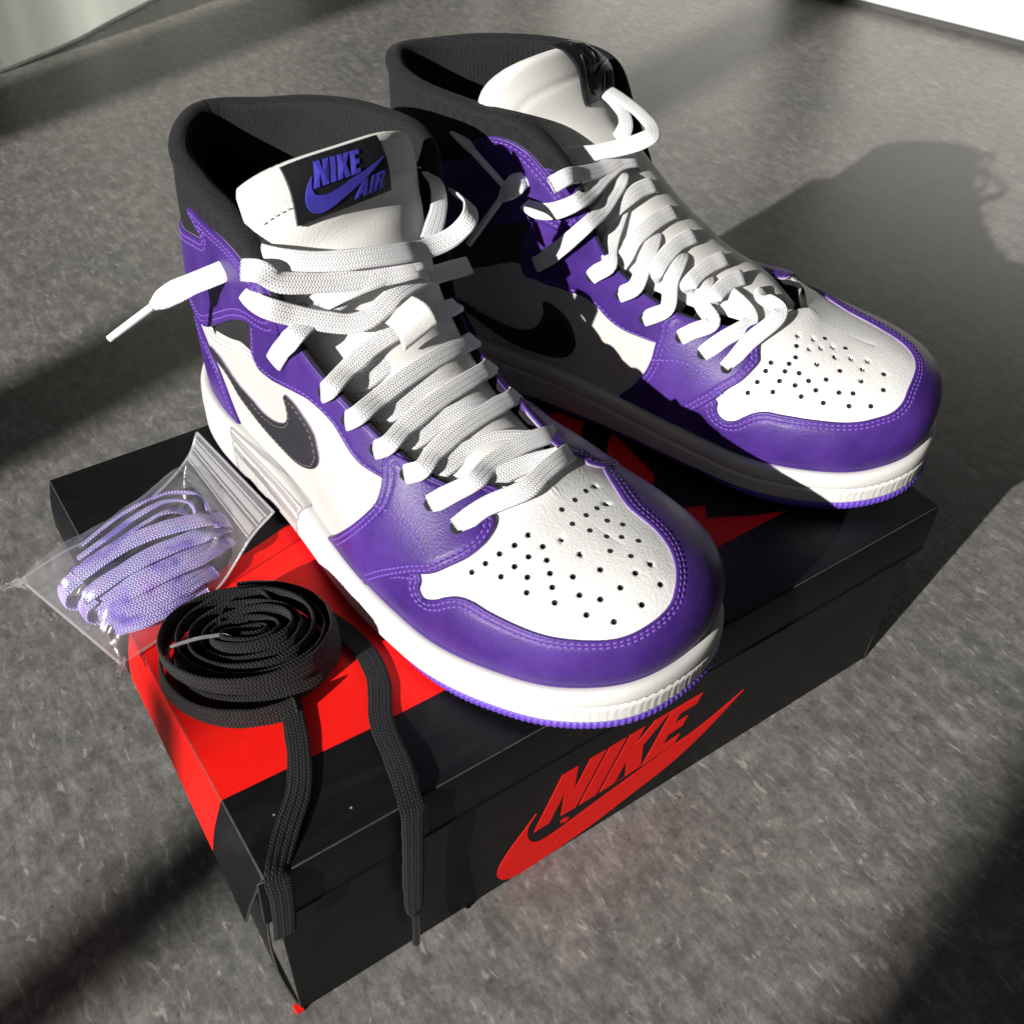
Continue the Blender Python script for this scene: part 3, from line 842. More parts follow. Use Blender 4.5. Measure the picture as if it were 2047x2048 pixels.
# ---------------------------------------------------------------- seams and laces measured on the shoes
HOLES_R = [(-0.245, 0.897), (-0.25, 0.843), (-0.23, 0.964), (0.225, 0.97), (-0.19, 0.928), (-0.171, 0.986), (-0.199, 0.878), (0.183, 0.949), (-0.142, 0.942), (-0.126, 0.902), (0.134, 0.966), (0.076, 0.998), (-0.068, 0.948), (-0.066, 0.882), (0.242, 0.805), (0.188, 0.87), (0.248, 0.736), (0.21, 0.801), (0.144, 0.847), (0.078, 0.904), (0.025, 0.885), (-0.003, 0.801), (0.257, 0.667), (0.22, 0.73), (0.193, 0.757), (0.264, 0.596), (0.229, 0.66), (0.104, 0.796), (0.041, 0.778), (0.272, 0.526), (0.237, 0.587), (0.206, 0.646), (0.18, 0.709), (0.146, 0.733), (0.075, 0.702), (0.013, 0.666), (0.17, 0.651), (0.132, 0.648), (0.105, 0.637), (0.198, 0.576), (0.161, 0.58), (0.052, 0.583), (0.121, 0.545), (0.09, 0.506)]
HOLES_L = [(0.315, 0.569), (0.313, 0.625), (0.32, 0.491), (0.327, 0.41), (0.284, 0.605), (0.282, 0.655), (0.275, 0.705), (0.287, 0.541), (0.291, 0.467), (0.261, 0.63), (0.262, 0.553), (0.249, 0.504), (0.243, 0.611), (0.229, 0.572), (0.234, 0.727), (0.214, 0.657), (0.215, 0.507), (0.197, 0.814), (0.188, 0.738), (0.192, 0.597), (0.177, 0.52), (0.169, 0.609), (0.158, 0.835), (0.15, 0.697), (0.139, 0.776), (0.117, 0.834), (0.097, 0.74), (0.114, 0.634), (0.143, 0.529), (0.255, 0.788), (0.23, 0.833), (0.2, 0.871), (0.165, 0.893), (0.251, 0.854), (0.222, 0.9), (0.288, 0.822), (0.281, 0.767)]
LACE = {
 'F1': [[205.5, -28.7, 65.9], [207.0, -26.6, 68.7], [208.8, -19.9, 72.3], [211.8, -7.5, 77.4], [211.1, 9.4, 77.7], [210.6, 19.3, 79.0], [209.7, 25.9, 77.0], [208.7, 30.9, 71.5]],
 'F2': [[193.5, -30.7, 69.6], [194.9, -28.7, 72.9], [196.6, -22.4, 76.4], [195.7, -7.1, 76.8], [195.8, 6.7, 77.7], [195.1, 19.3, 77.5], [195.5, 25.7, 77.9], [194.5, 30.7, 72.4]],
 'F3': [[181.5, -31.1, 76.4], [182.8, -29.4, 80.2], [180.9, -21.1, 81.0], [179.6, -7.1, 83.1], [177.8, 8.8, 83.6], [173.6, 24.8, 79.2], [123.3, 81.9, 24.9], [122.3, 86.9, 19.4]],
 'F4': [[168.2, -35.3, 82.1], [169.6, -33.2, 85.8], [167.7, -24.2, 86.5], [166.3, -8.4, 88.4], [164.4, 7.3, 89.3], [158.9, 25.0, 84.6], [101.4, 87.1, 27.6], [100.4, 92.1, 22.1]],
 'F5': [[157.7, -35.6, 90.8], [155.9, -31.7, 91.5], [154.9, -23.4, 92.8], [153.9, -8.0, 95.6], [151.8, 6.9, 96.6], [146.5, 25.0, 92.4], [99.9, 76.2, 48.1], [98.9, 81.2, 42.6]],
 'F6': [[143.6, -39.2, 97.7], [142.1, -35.6, 98.7], [141.0, -26.8, 101.1], [140.2, -14.7, 104.8], [139.9, -4.6, 106.5], [139.3, 4.6, 106.3], [137.9, 16.4, 105.1], [130.7, 33.3, 99.5], [88.8, 76.9, 64.0], [87.8, 81.9, 58.5]],
 'F7': [[125.2, -12.9, 120.2], [126.1, -21.8, 118.6], [128.0, -33.0, 117.1], [131.2, -42.3, 115.5], [122.1, -43.3, 104.8], [116.1, -43.9, 96.5]],
 'FU3': [[103.9, -44.2, 122.1], [110.5, -45.7, 122.8], [122.2, -46.6, 125.0], [126.6, -37.9, 120.3], [131.8, -27.6, 116.1], [135.2, -19.7, 113.8], [136.7, -13.4, 114.0], [136.0, -5.1, 116.1], [133.8, 3.5, 118.0], [131.3, 14.1, 117.6], [128.7, 27.9, 114.5], [126.9, 44.5, 111.3]],
 'FU2': [[119.4, -45.8, 138.1], [121.9, -40.6, 133.4], [124.6, -31.4, 130.4], [127.1, -21.5, 128.1], [129.4, -11.2, 126.6], [131.7, -0.4, 125.5], [132.9, 14.0, 123.5]],
 'FU4': [[122.8, -27.7, 118.2], [127.4, -20.7, 122.7], [130.6, -9.7, 125.4], [131.4, 3.2, 125.6], [130.8, 17.5, 124.8]],
 'FU1': [[97.5, -36.1, 132.9], [111.6, -38.0, 138.2], [118.0, -33.0, 137.6], [122.7, -25.5, 136.2], [126.8, -15.9, 135.1], [129.6, -4.2, 133.7], [130.3, 9.4, 130.9], [127.4, 25.6, 126.6], [128.4, 35.7, 128.4], [129.0, 42.2, 132.7], [123.9, 47.8, 133.5], [112.3, 54.3, 131.1], [98.2, 60.5, 126.1]],
 'FU6': [[96.8, 48.4, 138.3], [103.3, 47.0, 136.5], [107.8, 44.6, 132.7], [112.1, 40.2, 128.8], [115.4, 35.1, 125.4], [118.0, 30.7, 122.5]],
 'R1': [[190.2, -48.8, 58.2], [191.5, -48.5, 62.2], [193.2, -43.8, 68.6], [194.2, -33.3, 72.3], [194.7, -24.2, 76.9], [194.4, -14.8, 78.3], [194.8, -10.9, 77.7]],
 'R2': [[178.4, -47.8, 61.0], [180.1, -47.6, 65.9], [182.4, -44.2, 71.3], [181.9, -36.1, 75.1], [181.5, -29.9, 79.1], [180.3, -23.8, 80.1]],
 'R2b': [[183.6, -11.4, 82.9], [180.8, -17.3, 83.9], [178.3, -24.9, 83.9], [176.7, -32.7, 82.1], [175.0, -30.0, 74.4]],
 'R3': [[167.1, -46.4, 65.5], [168.7, -46.2, 70.3], [171.7, -43.4, 75.3], [171.3, -34.5, 79.6], [170.9, -28.4, 83.7], [170.0, -23.1, 84.4]],
 'R3b': [[173.1, -6.1, 87.3], [169.7, -16.2, 88.7], [166.3, -27.0, 88.2], [164.6, -34.3, 86.1], [162.7, -31.4, 78.8]],
 'R4': [[148.5, -46.0, 69.8], [150.6, -46.8, 75.3], [153.6, -42.2, 79.7], [156.8, -37.0, 87.2], [156.9, -28.7, 91.2], [155.7, -20.1, 92.1]],
 'R4b': [[157.1, -6.6, 94.9], [153.9, -16.9, 96.3], [151.0, -29.8, 94.7], [149.5, -38.7, 90.6], [147.1, -36.2, 81.9]],
 'R5': [[136.0, -46.3, 79.0], [138.4, -47.3, 84.3], [141.2, -41.9, 88.2], [143.7, -36.4, 94.3], [143.4, -27.0, 97.8], [142.0, -20.9, 98.9]],
 'R5b': [[144.8, -2.2, 102.0], [142.1, -13.2, 103.6], [138.9, -24.8, 102.8], [136.0, -33.4, 99.7], [135.0, -37.8, 95.1]],
 'R6': [[121.3, -46.0, 83.9], [124.1, -47.9, 90.7], [126.0, -40.4, 95.6], [126.4, -34.1, 101.7], [126.3, -25.5, 105.7], [124.7, -19.4, 107.8]],
 'R6b': [[132.6, 0.8, 110.9], [129.6, -8.0, 112.4], [126.9, -17.8, 111.8], [123.2, -26.9, 108.5], [120.2, -32.0, 104.8]],
 'R7': [[93.9, -44.6, 82.3], [98.3, -47.3, 86.8], [107.4, -49.0, 96.8], [118.1, -50.1, 109.9], [120.8, -33.5, 112.4], [121.0, -21.1, 115.6], [120.4, -11.1, 119.1]],
 'R8': [[88.1, -44.3, 112.0], [93.5, -47.3, 111.2], [102.1, -49.4, 113.4], [112.5, -50.6, 119.8], [115.2, -34.3, 120.0], [116.1, -21.4, 121.5], [118.1, -10.7, 122.7], [122.4, 2.5, 120.0]],
 'RU1': [[99.5, -25.9, 128.6], [107.0, -19.7, 128.8], [113.9, -13.2, 129.6], [121.0, -6.8, 130.7], [126.0, -2.1, 132.4], [128.4, 1.6, 133.6], [126.9, 5.5, 135.2], [121.3, 9.4, 137.6], [112.4, 13.7, 140.2], [101.7, 17.8, 142.6], [93.5, 20.0, 144.4]],
 'RU2': [[92.8, 14.6, 146.1], [99.0, 15.5, 142.8], [105.9, 14.9, 138.5], [111.1, 13.2, 134.2], [112.6, 11.2, 131.0], [112.4, 7.6, 128.0]],
 'RU3': [[98.0, -29.4, 126.9], [102.0, -26.5, 127.4], [106.6, -18.4, 127.6], [114.9, -3.2, 125.8]],
 'RU4': [[107.7, -49.2, 130.3], [110.2, -38.1, 127.4], [113.8, -22.8, 124.2], [117.4, -3.9, 122.4]],
 'FE2': [[69.5, 84.1, 135.4], [72.8, 83.9, 135.8], [77.2, 84.4, 134.4], [80.3, 85.5, 131.9]],
 'FA2': [[81.6, 86.0, 130.6], [94.5, 91.9, 119.1]],
 'LE1': [[86.4, -43.3, 121.9], [85.0, -47.0, 121.9], [81.2, -48.0, 117.6], [76.5, -47.1, 111.8]],
 'LA1': [[75.0, -46.8, 109.8], [66.2, -59.2, 92.5]],
 'FTAB': [[137.8, -7.0, 110.5], [139.7, 5.7, 117.5], [147.3, 2.9, 109.6], [143.7, -8.4, 105.2]],
 'FE1': [[85.5, -40.1, 122.3], [80.8, -41.1, 118.7], [77.4, -45.1, 116.3], [72.4, -51.6, 112.8], [67.6, -59.2, 108.6], [64.7, -65.5, 104.7]],
 'FA1': [[65.2, -65.6, 104.0], [57.3, -82.7, 93.1]],
}

# ---------------------------------------------------------------- a sneaker
VAMP_POLY = [(.37,.25),(.36,.5),(.37,.8),(.38,.985),(.30,1),(.2,1),(.1,1),(0,1),(-.1,1),(-.2,1),(-.30,1),(-.38,.985),(-.37,.8),(-.36,.55),(-.33,.5),(-.27,.62),(-.2,.70),(-.1,.62),(-.04,.5),(0,.42),(.03,.37),(.07,.33),(.13,.30),(.23,.30),(.29,.24),(.33,.17)]
FEATHER = [(-.46,0),(-.3,0),(-.15,0),(0,0),(.15,0),(.3,0),(.46,0)]
FRONT_P = dict(
 cap_in=[(.44,.1),(.38,.27),(.335,.385),(.323,.338),(.322,.296),(.313,.269),(.299,.295),(.286,.345),(.27,.390),(.251,.408),(.232,.404),(.208,.399),(.185,.394),(.162,.391),(.137,.393),(.113,.395),(.091,.401),(.073,.418),(.054,.447),(.034,.484),(.017,.528),(-.001,.597),(-.028,.672),(-.052,.72),(-.083,.76),(-.117,.79),(-.142,.81),(-.171,.82),(-.211,.80),(-.25,.76),(-.29,.69),(-.32,.58),(-.345,.48),(-.40,.3),(-.44,.1)],
 fox=[(.425,.0),(.404,.075),(.365,.25),(.335,.36),(.316,.41),(.300,.49),(.285,.59),(.282,.67),(.288,.735),(.300,.775),(.319,.80),(.335,.88),(.355,.96),(.39,1),(.44,1),(.485,1.0),(.505,.97),(.503,.91),(.484,.817),(.465,.717),(.448,.585),(.446,.485),(.451,.369),(.473,.194),(.505,.05),(.52,.0),(.47,.0)],
 eyelow=[(.697,.679),(.693,.621),(.688,.536),(.676,.511),(.653,.551),(.628,.642),(.61,.727),(.596,.788),(.581,.815),(.567,.821),(.546,.797),(.526,.772),(.508,.762),(.493,.77),(.481,.779)],
 flaplow=[(1.0,.40),(.93,.385),(.864,.375),(.817,.367),(.764,.474),(.725,.594),(.70,.68),(.675,.76),(.66,.85),(.657,.92)],
 flaptop=[(.668,.955),(.69,.955),(.721,.945),(.747,.925),(.78,.90),(.809,.893),(.83,.885),(.841,.862),(.834,.845),(.815,.822),(.803,.80),(.825,.765),(.868,.71),(.92,.67),(1.0,.66)],
 lens=[(.69,.72),(.686,.55),(.717,.497),(.747,.438),(.783,.395),(.81,.382),(.84,.39),(.80,.47),(.76,.55),(.72,.68)],
 swoosh=[(.819,.268),(.789,.277),(.761,.254),(.738,.243),(.705,.249),(.668,.261),(.634,.329),(.617,.41),(.613,.492),(.619,.545),(.625,.582),(.61,.625),(.594,.63),(.577,.622),(.558,.557),(.547,.49),(.55,.385),(.569,.294),(.6,.215),(.636,.173),(.678,.161),(.713,.17),(.744,.189),(.76,.215),(.778,.232),(.803,.245)],
 heel=[(1.0,.345),(.93,.335),(.867,.312),(.845,.287),(.817,.24),(.799,.197),(.789,.146),(.777,.06),(.768,.0),(.80,0),(.85,0),(.92,0),(1.0,0)],
 foxline=[(.449,.59),(.42,.60),(.385,.56),(.355,.52),(.333,.47)])
REAR_P = dict(
 cap_in=[(.44,.1),(.405,.22),(.375,.30),(.363,.285),(.361,.242),(.354,.205),(.344,.194),(.331,.216),(.32,.263),(.306,.314),(.292,.343),(.274,.355),(.248,.373),(.218,.389),(.186,.403),(.162,.42),(.138,.444),(.114,.465),(.097,.504),(.072,.59),(.04,.655),(0,.71),(-.05,.75),(-.1,.78),(-.16,.79),(-.22,.78),(-.27,.73),(-.31,.62),(-.345,.48),(-.40,.3),(-.44,.1)],
 fox=[(.425,0),(.403,.10),(.385,.2),(.367,.309),(.358,.385),(.345,.46),(.337,.542),(.334,.608),(.344,.66),(.36,.75),(.375,.88),(.40,1),(.45,1),(.50,1),(.53,.98),(.535,.90),(.53,.82),(.512,.685),(.495,.521),(.484,.39),(.482,.282),(.496,.111),(.515,0),(.47,0)],
 eyelow=[(.712,.66),(.71,.55),(.705,.46),(.694,.41),(.673,.436),(.662,.45),(.645,.494),(.626,.542),(.611,.578),(.596,.580),(.58,.55),(.563,.53),(.543,.53),(.522,.55),(.5,.563)],
 flaplow=[(1.0,.42),(.93,.42),(.86,.42),(.80,.45),(.75,.55),(.725,.62),(.70,.70),(.675,.77),(.66,.85),(.657,.92)],
 flaptop=[(.67,.93),(.69,.915),(.715,.915),(.728,.923),(.742,.936),(.759,.940),(.778,.936),(.795,.92),(.805,.885),(.80,.83),(.83,.76),(.868,.70),(.92,.67),(1.0,.66)],
 lens=[(.69,.74),(.69,.47),(.716,.428),(.749,.354),(.78,.304),(.85,.28),(.93,.28),(1,.28),(1,.45),(.9,.46),(.8,.5),(.74,.66)],
 swoosh=[(.82,.17),(.79,.15),(.756,.125),(.731,.118),(.701,.12),(.681,.135),(.664,.178),(.657,.235),(.655,.28),(.659,.345),(.639,.36),(.62,.335),(.605,.268),(.598,.187),(.607,.10),(.629,.055),(.656,.04),(.7,.038),(.743,.068),(.79,.12)],
 heel=[(1.0,.26),(.93,.255),(.867,.24),(.845,.22),(.817,.18),(.799,.14),(.789,.10),(.777,.05),(.768,.0),(.80,0),(.85,0),(.92,0),(1.0,0)],
 foxline=[(.485,.40),(.45,.46),(.41,.44),(.375,.38),(.36,.34)])

def build_sole(L, root):
    n = 1320
    u = np.linspace(-1, 1, n + 1)[:-1]
    p = L.pos(u, u * 0)
    c = chord(np.r_[p, p[:1]]); q = np.linspace(0, c[-1], n + 1)[:-1]
    p = np.stack([np.interp(q, c, np.r_[p[:, j], p[0, j]]) for j in range(3)], -1)
    ps = np.stack([(np.roll(p, 3, 0) + np.roll(p, -3, 0) + p + np.roll(p, 6, 0) + np.roll(p, -6, 0))[:, j] / 5 for j in range(3)], -1)
    d = unit((np.roll(ps, -4, 0) - np.roll(ps, 4, 0)) * [1, 1, 0]); nn = np.stack([d[:, 1], -d[:, 0], 0 * d[:, 0]], -1)
    if ((ps - [140, 0, 0]) * nn).sum() < 0: nn = -nn
    f = ps[:, 2]; b = spring(ps[:, 0]); x = ps[:, 0]
    toe = smoothstep(225, 250, x)
    rows = []
    for i, (o, kind, z) in enumerate([(-3.5,'f',.2),(-.5,'f',.9),(2.0,'f',1.6),(3.8,'f',1.5),(5.0,'f',.6),(5.6,'f',-1.2),(5.85,'f',-3.4),(5.7,'f',-5.0),(5.35,'f',-5.7),(4.75,'f',-6.0),(5.3,'f',-6.4),(5.9,'f',-6.9)]):
        rows.append((o, f + z))
    for k in np.linspace(0, 1, 9):
        z = (f - 7.2) * (1 - k) + (b + 4.7) * k
        rib = 0.09 * np.sign(np.sin(q * 2 * math.pi / 2.6 + (k * 6.3 if True else 0) * toe)) * (1 if 0 < k < 1 else 0)
        zig = 0.14 * np.sign(np.sin(q * 2 * math.pi / 2.8 + (1 if int(k * 8) % 2 else -1) * 1.2)) * (1 if 0 < k < 1 else 0)
        rows.append((6.05 + rib * (1 - toe) + zig * toe, z))
    rows.append((5.6, b + 4.35)); rows.append((4.0, b + 4.2))
    V = np.stack([np.c_[(ps + nn * (np.asarray(o) * np.ones(n))[:, None])[:, :2], z] for o, z in rows], 1)
    mid = mesh('midsole', V.reshape(-1, 3), gridfaces(n, len(rows), closed_u=True), RUBBER_W, root)
    # thread in the groove of the sole edge
    fr = []
    cc = int(c[-1] / 3.4)
    for k in range(cc):
        i = int((k + .5) / cc * n) % n
        if x[i] < 60: continue
        fr.append((np.r_[(ps[i] + nn[i] * 5.05)[:2], f[i] - 6.0], d[i], nn[i]))
    stitches(fr, 2.3, 0.8, 0.6, 'stitching', THREAD_W, mid)
    rows = []
    for o, z in [(3.6, 4.3), (5.7, 4.1), (6.2, 3.5), (6.2, 2.2), (6.0, .9), (5.4, .15), (3, 0), (-6, 0), (-22, 0)]:
        kn = 0.38 * np.sin(q * 2 * math.pi / 2.3) * (1 if 0 < z < 4 else 0) * (1 if o > 5.5 else 0)
        o = (o - 2.2) + 2.4 * smoothstep(185, 232, x) if o > 4 else o
        rows.append((o + kn, b + z + (0.25 * np.sin(q * 2 * math.pi / 2.3 + 1) if z < 1 and z > .1 else 0)))
    V = np.stack([np.c_[(ps + nn * (np.asarray(o) * np.ones(n))[:, None])[:, :2], z + .25] for o, z in rows], 1)
    mesh('outsole', V.reshape(-1, 3), gridfaces(n, len(rows), closed_u=True), RUBBER_P, root)

def build_lining(L, root):
    ua = np.r_[np.linspace(.36, .999, 150), np.linspace(-.999, -.36, 150)]
    t1 = np.ones_like(ua)
    P = L.pos(ua, t1); n = L.nor(ua, t1 * .97); up = unit(L.pos(ua, t1) - L.pos(ua, t1 * .95))
    # keep the rim direction smooth round the heel
    k = 0.25 + 0.75 * smoothstep(.63, .78, np.abs(ua))
    rows = []
    for th in np.linspace(-0.25, math.pi, 10):
        rows.append(P + n * ((-2.4 + 4.6 * math.cos(th)) * k)[:, None] + up * ((3.4 * math.sin(th)) * k)[:, None])
    for t in np.linspace(.96, .12, 14):
        off = -7.0 * k * (1 if t > .7 else 1)
        rows.append(L.at(ua, t1 * t, off))
    V = np.stack(rows, 1)
    mesh('collar_lining', V.reshape(-1, 3), gridfaces(len(ua), len(rows)), LINING, root)
    u = np.linspace(-1, 1, 161)
    a = L.at(u, u * 0 + .16, np.full(161, -5.5))
    c = np.stack([a[:, 0], a[:, 1] * 0 + np.interp(a[:, 0], [0, 280], [0, L.bend]), a[:, 2]], -1)
    a2 = a[:, None] * np.array([1, .5, .0])[None, :, None] + c[:, None] * np.array([0, .5, 1.])[None, :, None]
    mesh('insole', a2.reshape(-1, 3), gridfaces(161, 3), INSOLE_M, root)

def build_tongue(Tg, root, crease, puff=0.0):
    nw, na = 90, 48
    w = np.linspace(0, 1, nw)
    th0 = 3 + 7.0 * smoothstep(.12, .4, w) + puff * smoothstep(.6, .9, w)
    a = np.arange(na) * 2 * math.pi / na
    v = np.sign(np.cos(a)) * np.abs(np.cos(a))**.8
    rows = []
    for i in range(nw):
        off = np.sign(np.sin(a)) * np.abs(np.sin(a))**.7 * th0[i] / 2
        sag = 0
        for (w0, amp, wd, sl) in crease:
            sag = sag + amp * np.exp(-((w[i] - w0 - sl * v) / wd)**2)
        off = off - (np.sin(a) > 0) * sag - 3.5 * smoothstep(.05, .3, w[i])
        rows.append(Tg.pos(v, w[i] * np.ones(na), off))
    d = unit(Tg.pos(v * 0, np.ones(na)) - Tg.pos(v * 0, np.full(na, .97)))
    for th in (.35, .7, 1.05, 1.4):
        off = np.sign(np.sin(a)) * np.abs(np.sin(a))**.7 * th0[-1] / 2 * math.cos(th) - 3.5
        rows.append(Tg.pos(v * (1 - .02 * th), np.ones(na), off) + d * 3.2 * math.sin(th))
    V = np.stack(rows, 0)
    F = [tuple(f) for f in gridfaces(len(rows), na, closed_v=True, flip=True)] + [tuple(range((len(rows) - 1) * na, len(rows) * na))]
    o = mesh('tongue', V.reshape(-1, 3), F, TONGUE_F, root)
    fr = []
    for vv in np.linspace(-.93, .93, 30):
        p = Tg.pos(vv, .895, 1.6)[0]
        q = Tg.pos(vv + .02, .895, 1.6)[0]
        fr.append((p, q - p, Tg.nor(np.array([vv]), np.array([.895]))[0]))
    stitches(fr, 1.9, .7, .5, 'stitching', THREAD_W, o)
    return o

def build_sneaker(name, L, Tg, D, pose, holes, label, crease):
    (x, y, z), h = pose
    root = empty(name, Vector((x, y, z)) * MM, (0, 0, math.radians(h - 90)))
    tag(root, label, 'sneaker', 'pair of high top sneakers on the shoebox')
    G = L.G
    uu, tt = np.meshgrid(np.linspace(-1, 1, L.NS), np.linspace(0, 1, L.NT), indexing='ij')
    sink = 0.25 + 2.6 * (1 - smoothstep(.33, .36, np.abs(uu))) * smoothstep(.02, .12, tt)
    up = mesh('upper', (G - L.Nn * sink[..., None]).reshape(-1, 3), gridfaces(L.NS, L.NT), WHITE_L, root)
    build_sole(L, root)
    build_lining(L, root)
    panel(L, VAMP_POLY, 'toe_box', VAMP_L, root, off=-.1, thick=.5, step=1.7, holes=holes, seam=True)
    cap = D['cap_in'] + FEATHER
    o = panel(L, cap, 'toe_cap', PURPLE_L, root, off=.5, thick=1.2, step=2.4, grooves=(2.3, 4.7), edge_mat=CUT_EDGE)
    ci = D['cap_in']
    fr = stitch_frames(L, ci[1:-1], 2.3, cap, 1.62) + stitch_frames(L, ci[1:-1], 4.7, cap, 1.62)
    stitches(fr, 2.1, .85, .55, 'stitching', THREAD_P, o)
    for sgn in (1, -1):
        m = (lambda p: [(sgn * a, b) for a, b in p])
        c = m([(.655,1.0),(.70,1),(.78,1),(.86,1),(.93,1),(1.0,1.0),(1.0,.64),(.92,.65),(.868,.675),(.828,.735),(.79,.80),(.75,.88),(.70,.91),(.66,.93)])
        panel(L, c, 'collar', LINING, root, off=-.2, thick=1.0, step=3, puff=1.2)
        ey = m([(.44,.9),(.45,1.0),(.50,1),(.55,1),(.6,1),(.65,1),(.70,1),(.72,.95),(.735,.8),(.73,.69)] + D['eyelow'] + [(.455,.80)])
        o = panel(L, ey, 'eyestay', PURPLE_L, root, off=.2, thick=1.2, step=2.6, grooves=(2.0,), edge_mat=CUT_EDGE)
        stitches(stitch_frames(L, m(D['eyelow']), 2.0, ey, 1.32), 2.0, .75, .5, 'stitching', THREAD_P, o)
        panel(L, m(D['lens']), 'ankle_panel', BLACK_L, root, off=.0, thick=.6, step=3)
        he = m(D['heel'])
        o = panel(L, he, 'heel_counter', PURPLE_L, root, off=.2, thick=1.2, step=3, grooves=(2.0,))
        stitches(stitch_frames(L, m(D['heel'][1:9]), 2.0, he, 1.3), 2.0, .75, .5, 'stitching', THREAD_P, o)
        sw = m(D['swoosh'])
        o = panel(L, sw, 'curved_emblem', BLACK_N, root, off=.2, thick=1.0, step=2.2, grooves=(1.5,), round_=.6, edge_mat=CUT_EDGE)
        stitches(stitch_frames(L, sw[4:-1], 1.5, sw, 1.2, pitch=2.9), 1.9, .6, .45, 'stitching', THREAD_K, o)
        fx = m(D['fox'])
        o = panel(L, fx, 'eyestay_overlay', PURPLE_L, root, off=1.2, thick=1.2, step=2.4, grooves=(2.0, 4.3), edge_mat=CUT_EDGE)
        i1 = [i for i, q in enumerate(D['fox']) if q[1] >= .95]
        fa, fb = m(D['fox'][1:i1[0]]), m(D['fox'][i1[-1]:-2])
        fr = []
        for pth in (fa, fb):
            for ins in (2.0, 4.3): fr += stitch_frames(L, pth, ins, fx, 2.32)
        fr += stitch_frames(L, m(D['foxline']), 0, fx, 2.5)
        stitches(fr, 2.1, .85, .55, 'stitching', THREAD_P, o)
        fl = m(D['flaptop'] + D['flaplow'])
        o = panel(L, fl, 'ankle_flap', PURPLE_L, root, off=1.3, thick=1.3, step=2.6, grooves=(2.0, 4.2), edge_mat=CUT_EDGE)
        fr = []
        for pth in (m(D['flaptop']), m(D['flaplow'])):
            for ins in (2.0, 4.2): fr += stitch_frames(L, pth, ins, fl, 2.5)
        stitches(fr, 2.0, .75, .5, 'stitching', THREAD_P, o)
    # white seam rows on the quarter
    fr = stitch_frames(L, [(.69,.515),(.717,.465),(.747,.405),(.783,.36),(.82,.345)], 0, [(0,0),(1,0),(1,1)], .25) + \
         stitch_frames(L, [(.692,.49),(.717,.44),(.747,.38),(.783,.335),(.82,.32)], 0, [(0,0),(1,0),(1,1)], .25)
    if D is FRONT_P: stitches(fr, 1.9, .7, .5, 'stitching', THREAD_W, up)
    build_tongue(Tg, root, crease, 5.0 if D is REAR_P else 0.0)
    return root

POSE_R = ((109, 260, BH + .3), 7.5)
POSE_L = ((213, 270, BH + .3), 31.0)
SHOE_R = build_sneaker('high_top_sneaker', LAST_R, TONGUE_R, FRONT_P, POSE_R, HOLES_R,
    'front purple and white high top, black tongue label with blue lettering facing up', [(.80, 1.6, .04, .05), (.90, .6, .012, 0)])
SHOE_L = build_sneaker('high_top_sneaker', LAST_L, TONGUE_L, REAR_P, POSE_L, HOLES_L,
    'rear purple and white high top, tongue label curled away, toe over the box corner', [(.78, 2.2, .05, -.06), (.90, .6, .012, 0)])

def cam_dir(root, p):
    q = root.matrix_basis.inverted() @ cam.location
    return unit(np.array(q) / MM - p)

def lace_normals(root, P):
    P = np.asarray(P); sn = np.stack([0.55 + 0 * P[:, 0], P[:, 1] / 55, 0.8 + 0 * P[:, 0]], -1)
    return unit(unit(sn) * .6 + np.array([cam_dir(root, p) for p in P]) * .4)

def near_ut(L_, p, side):
    h = L_.NS // 2
    G = L_.G[h:] if side > 0 else L_.G[:h + 1]
    i = np.argmin(((G - p)**2).sum(-1)); i, t = i // L_.NT, i % L_.NT
    return ((i + (h if side > 0 else 0)) / (L_.NS - 1) * 2 - 1), t / (L_.NT - 1)

def at1(L_, u, t, off):
    return L_.at(np.array([u]), np.array([t]), np.array([off]))[0]

def sink(P, end, n=5.0, k=6.0):
    """push the end of a strand down out of sight below the one that crosses it"""
    d = unit(P[-1] - P[-2]) if end else unit(P[0] - P[1])
    q = (P[-1] if end else P[0]) + d * k - np.array([.62, 0, .78]) * n
    return np.r_[P, [q]] if end else np.r_[[q], P]

EYELETS = {}
def lace(root, L_, key, width=7.5, near=False, far=0, sk=(0, 0), thick=2.5):
    P = np.array(LACE[key], float)
    if near:                                             # out of the punched hole, over the edge of the eyestay
        u, t = near_ut(L_, P[0], 1)
        rib = chord(L_.G[int(round((u + 1) / 2 * (L_.NS - 1)))])[-1]
        te = min(t, 1 - 6.5 / rib)
        e = [at1(L_, u, te, thick - .3), at1(L_, u, te * .6 + .4, thick + 1.3), at1(L_, u, .992, thick + 2.1)]
        EYELETS.setdefault(root.name, []).append((u, te + .3 / rib, thick))
        rest = [p for p in P[2:] if (p - e[-1])[1] > 5.0]
        P = np.r_[e, rest]
    if far == 1:                                         # over the far eyestay and into its hole
        u, t = near_ut(L_, P[-3], -1)
        P = np.r_[[p for p in P[:-2] if p[1] < at1(L_, u, .99, 0)[1] - 4], [at1(L_, u, .99, 3.4), at1(L_, u, .93, 2.6), at1(L_, u, .86, 1.0)]]
    if far == -1:
        u, t = near_ut(L_, P[0], -1)
        if np.linalg.norm(at1(L_, u, .99, 3.4) - P[0]) > 11: P = sink(P, 0, 4, 4)
        else: P = np.r_[[at1(L_, u, .86, 1.0), at1(L_, u, .93, 2.6), at1(L_, u, .99, 3.4)], [p for p in P[1:] if p[1] < at1(L_, u, .99, 0)[1] - 4]]
    if near and len(P) > 6:
        for _ in range(2): P[3:-1] = .25 * P[2:-2] + .5 * P[3:-1] + .25 * P[4:]
    if sk[0]: P = sink(P, 0)
    if sk[1]: P = sink(P, 1)
    nrm = lace_normals(root, P)
    return ribbon(P, nrm, 'lace_strand', LACE_W, root, width=width, seed=sum(map(ord, key)))

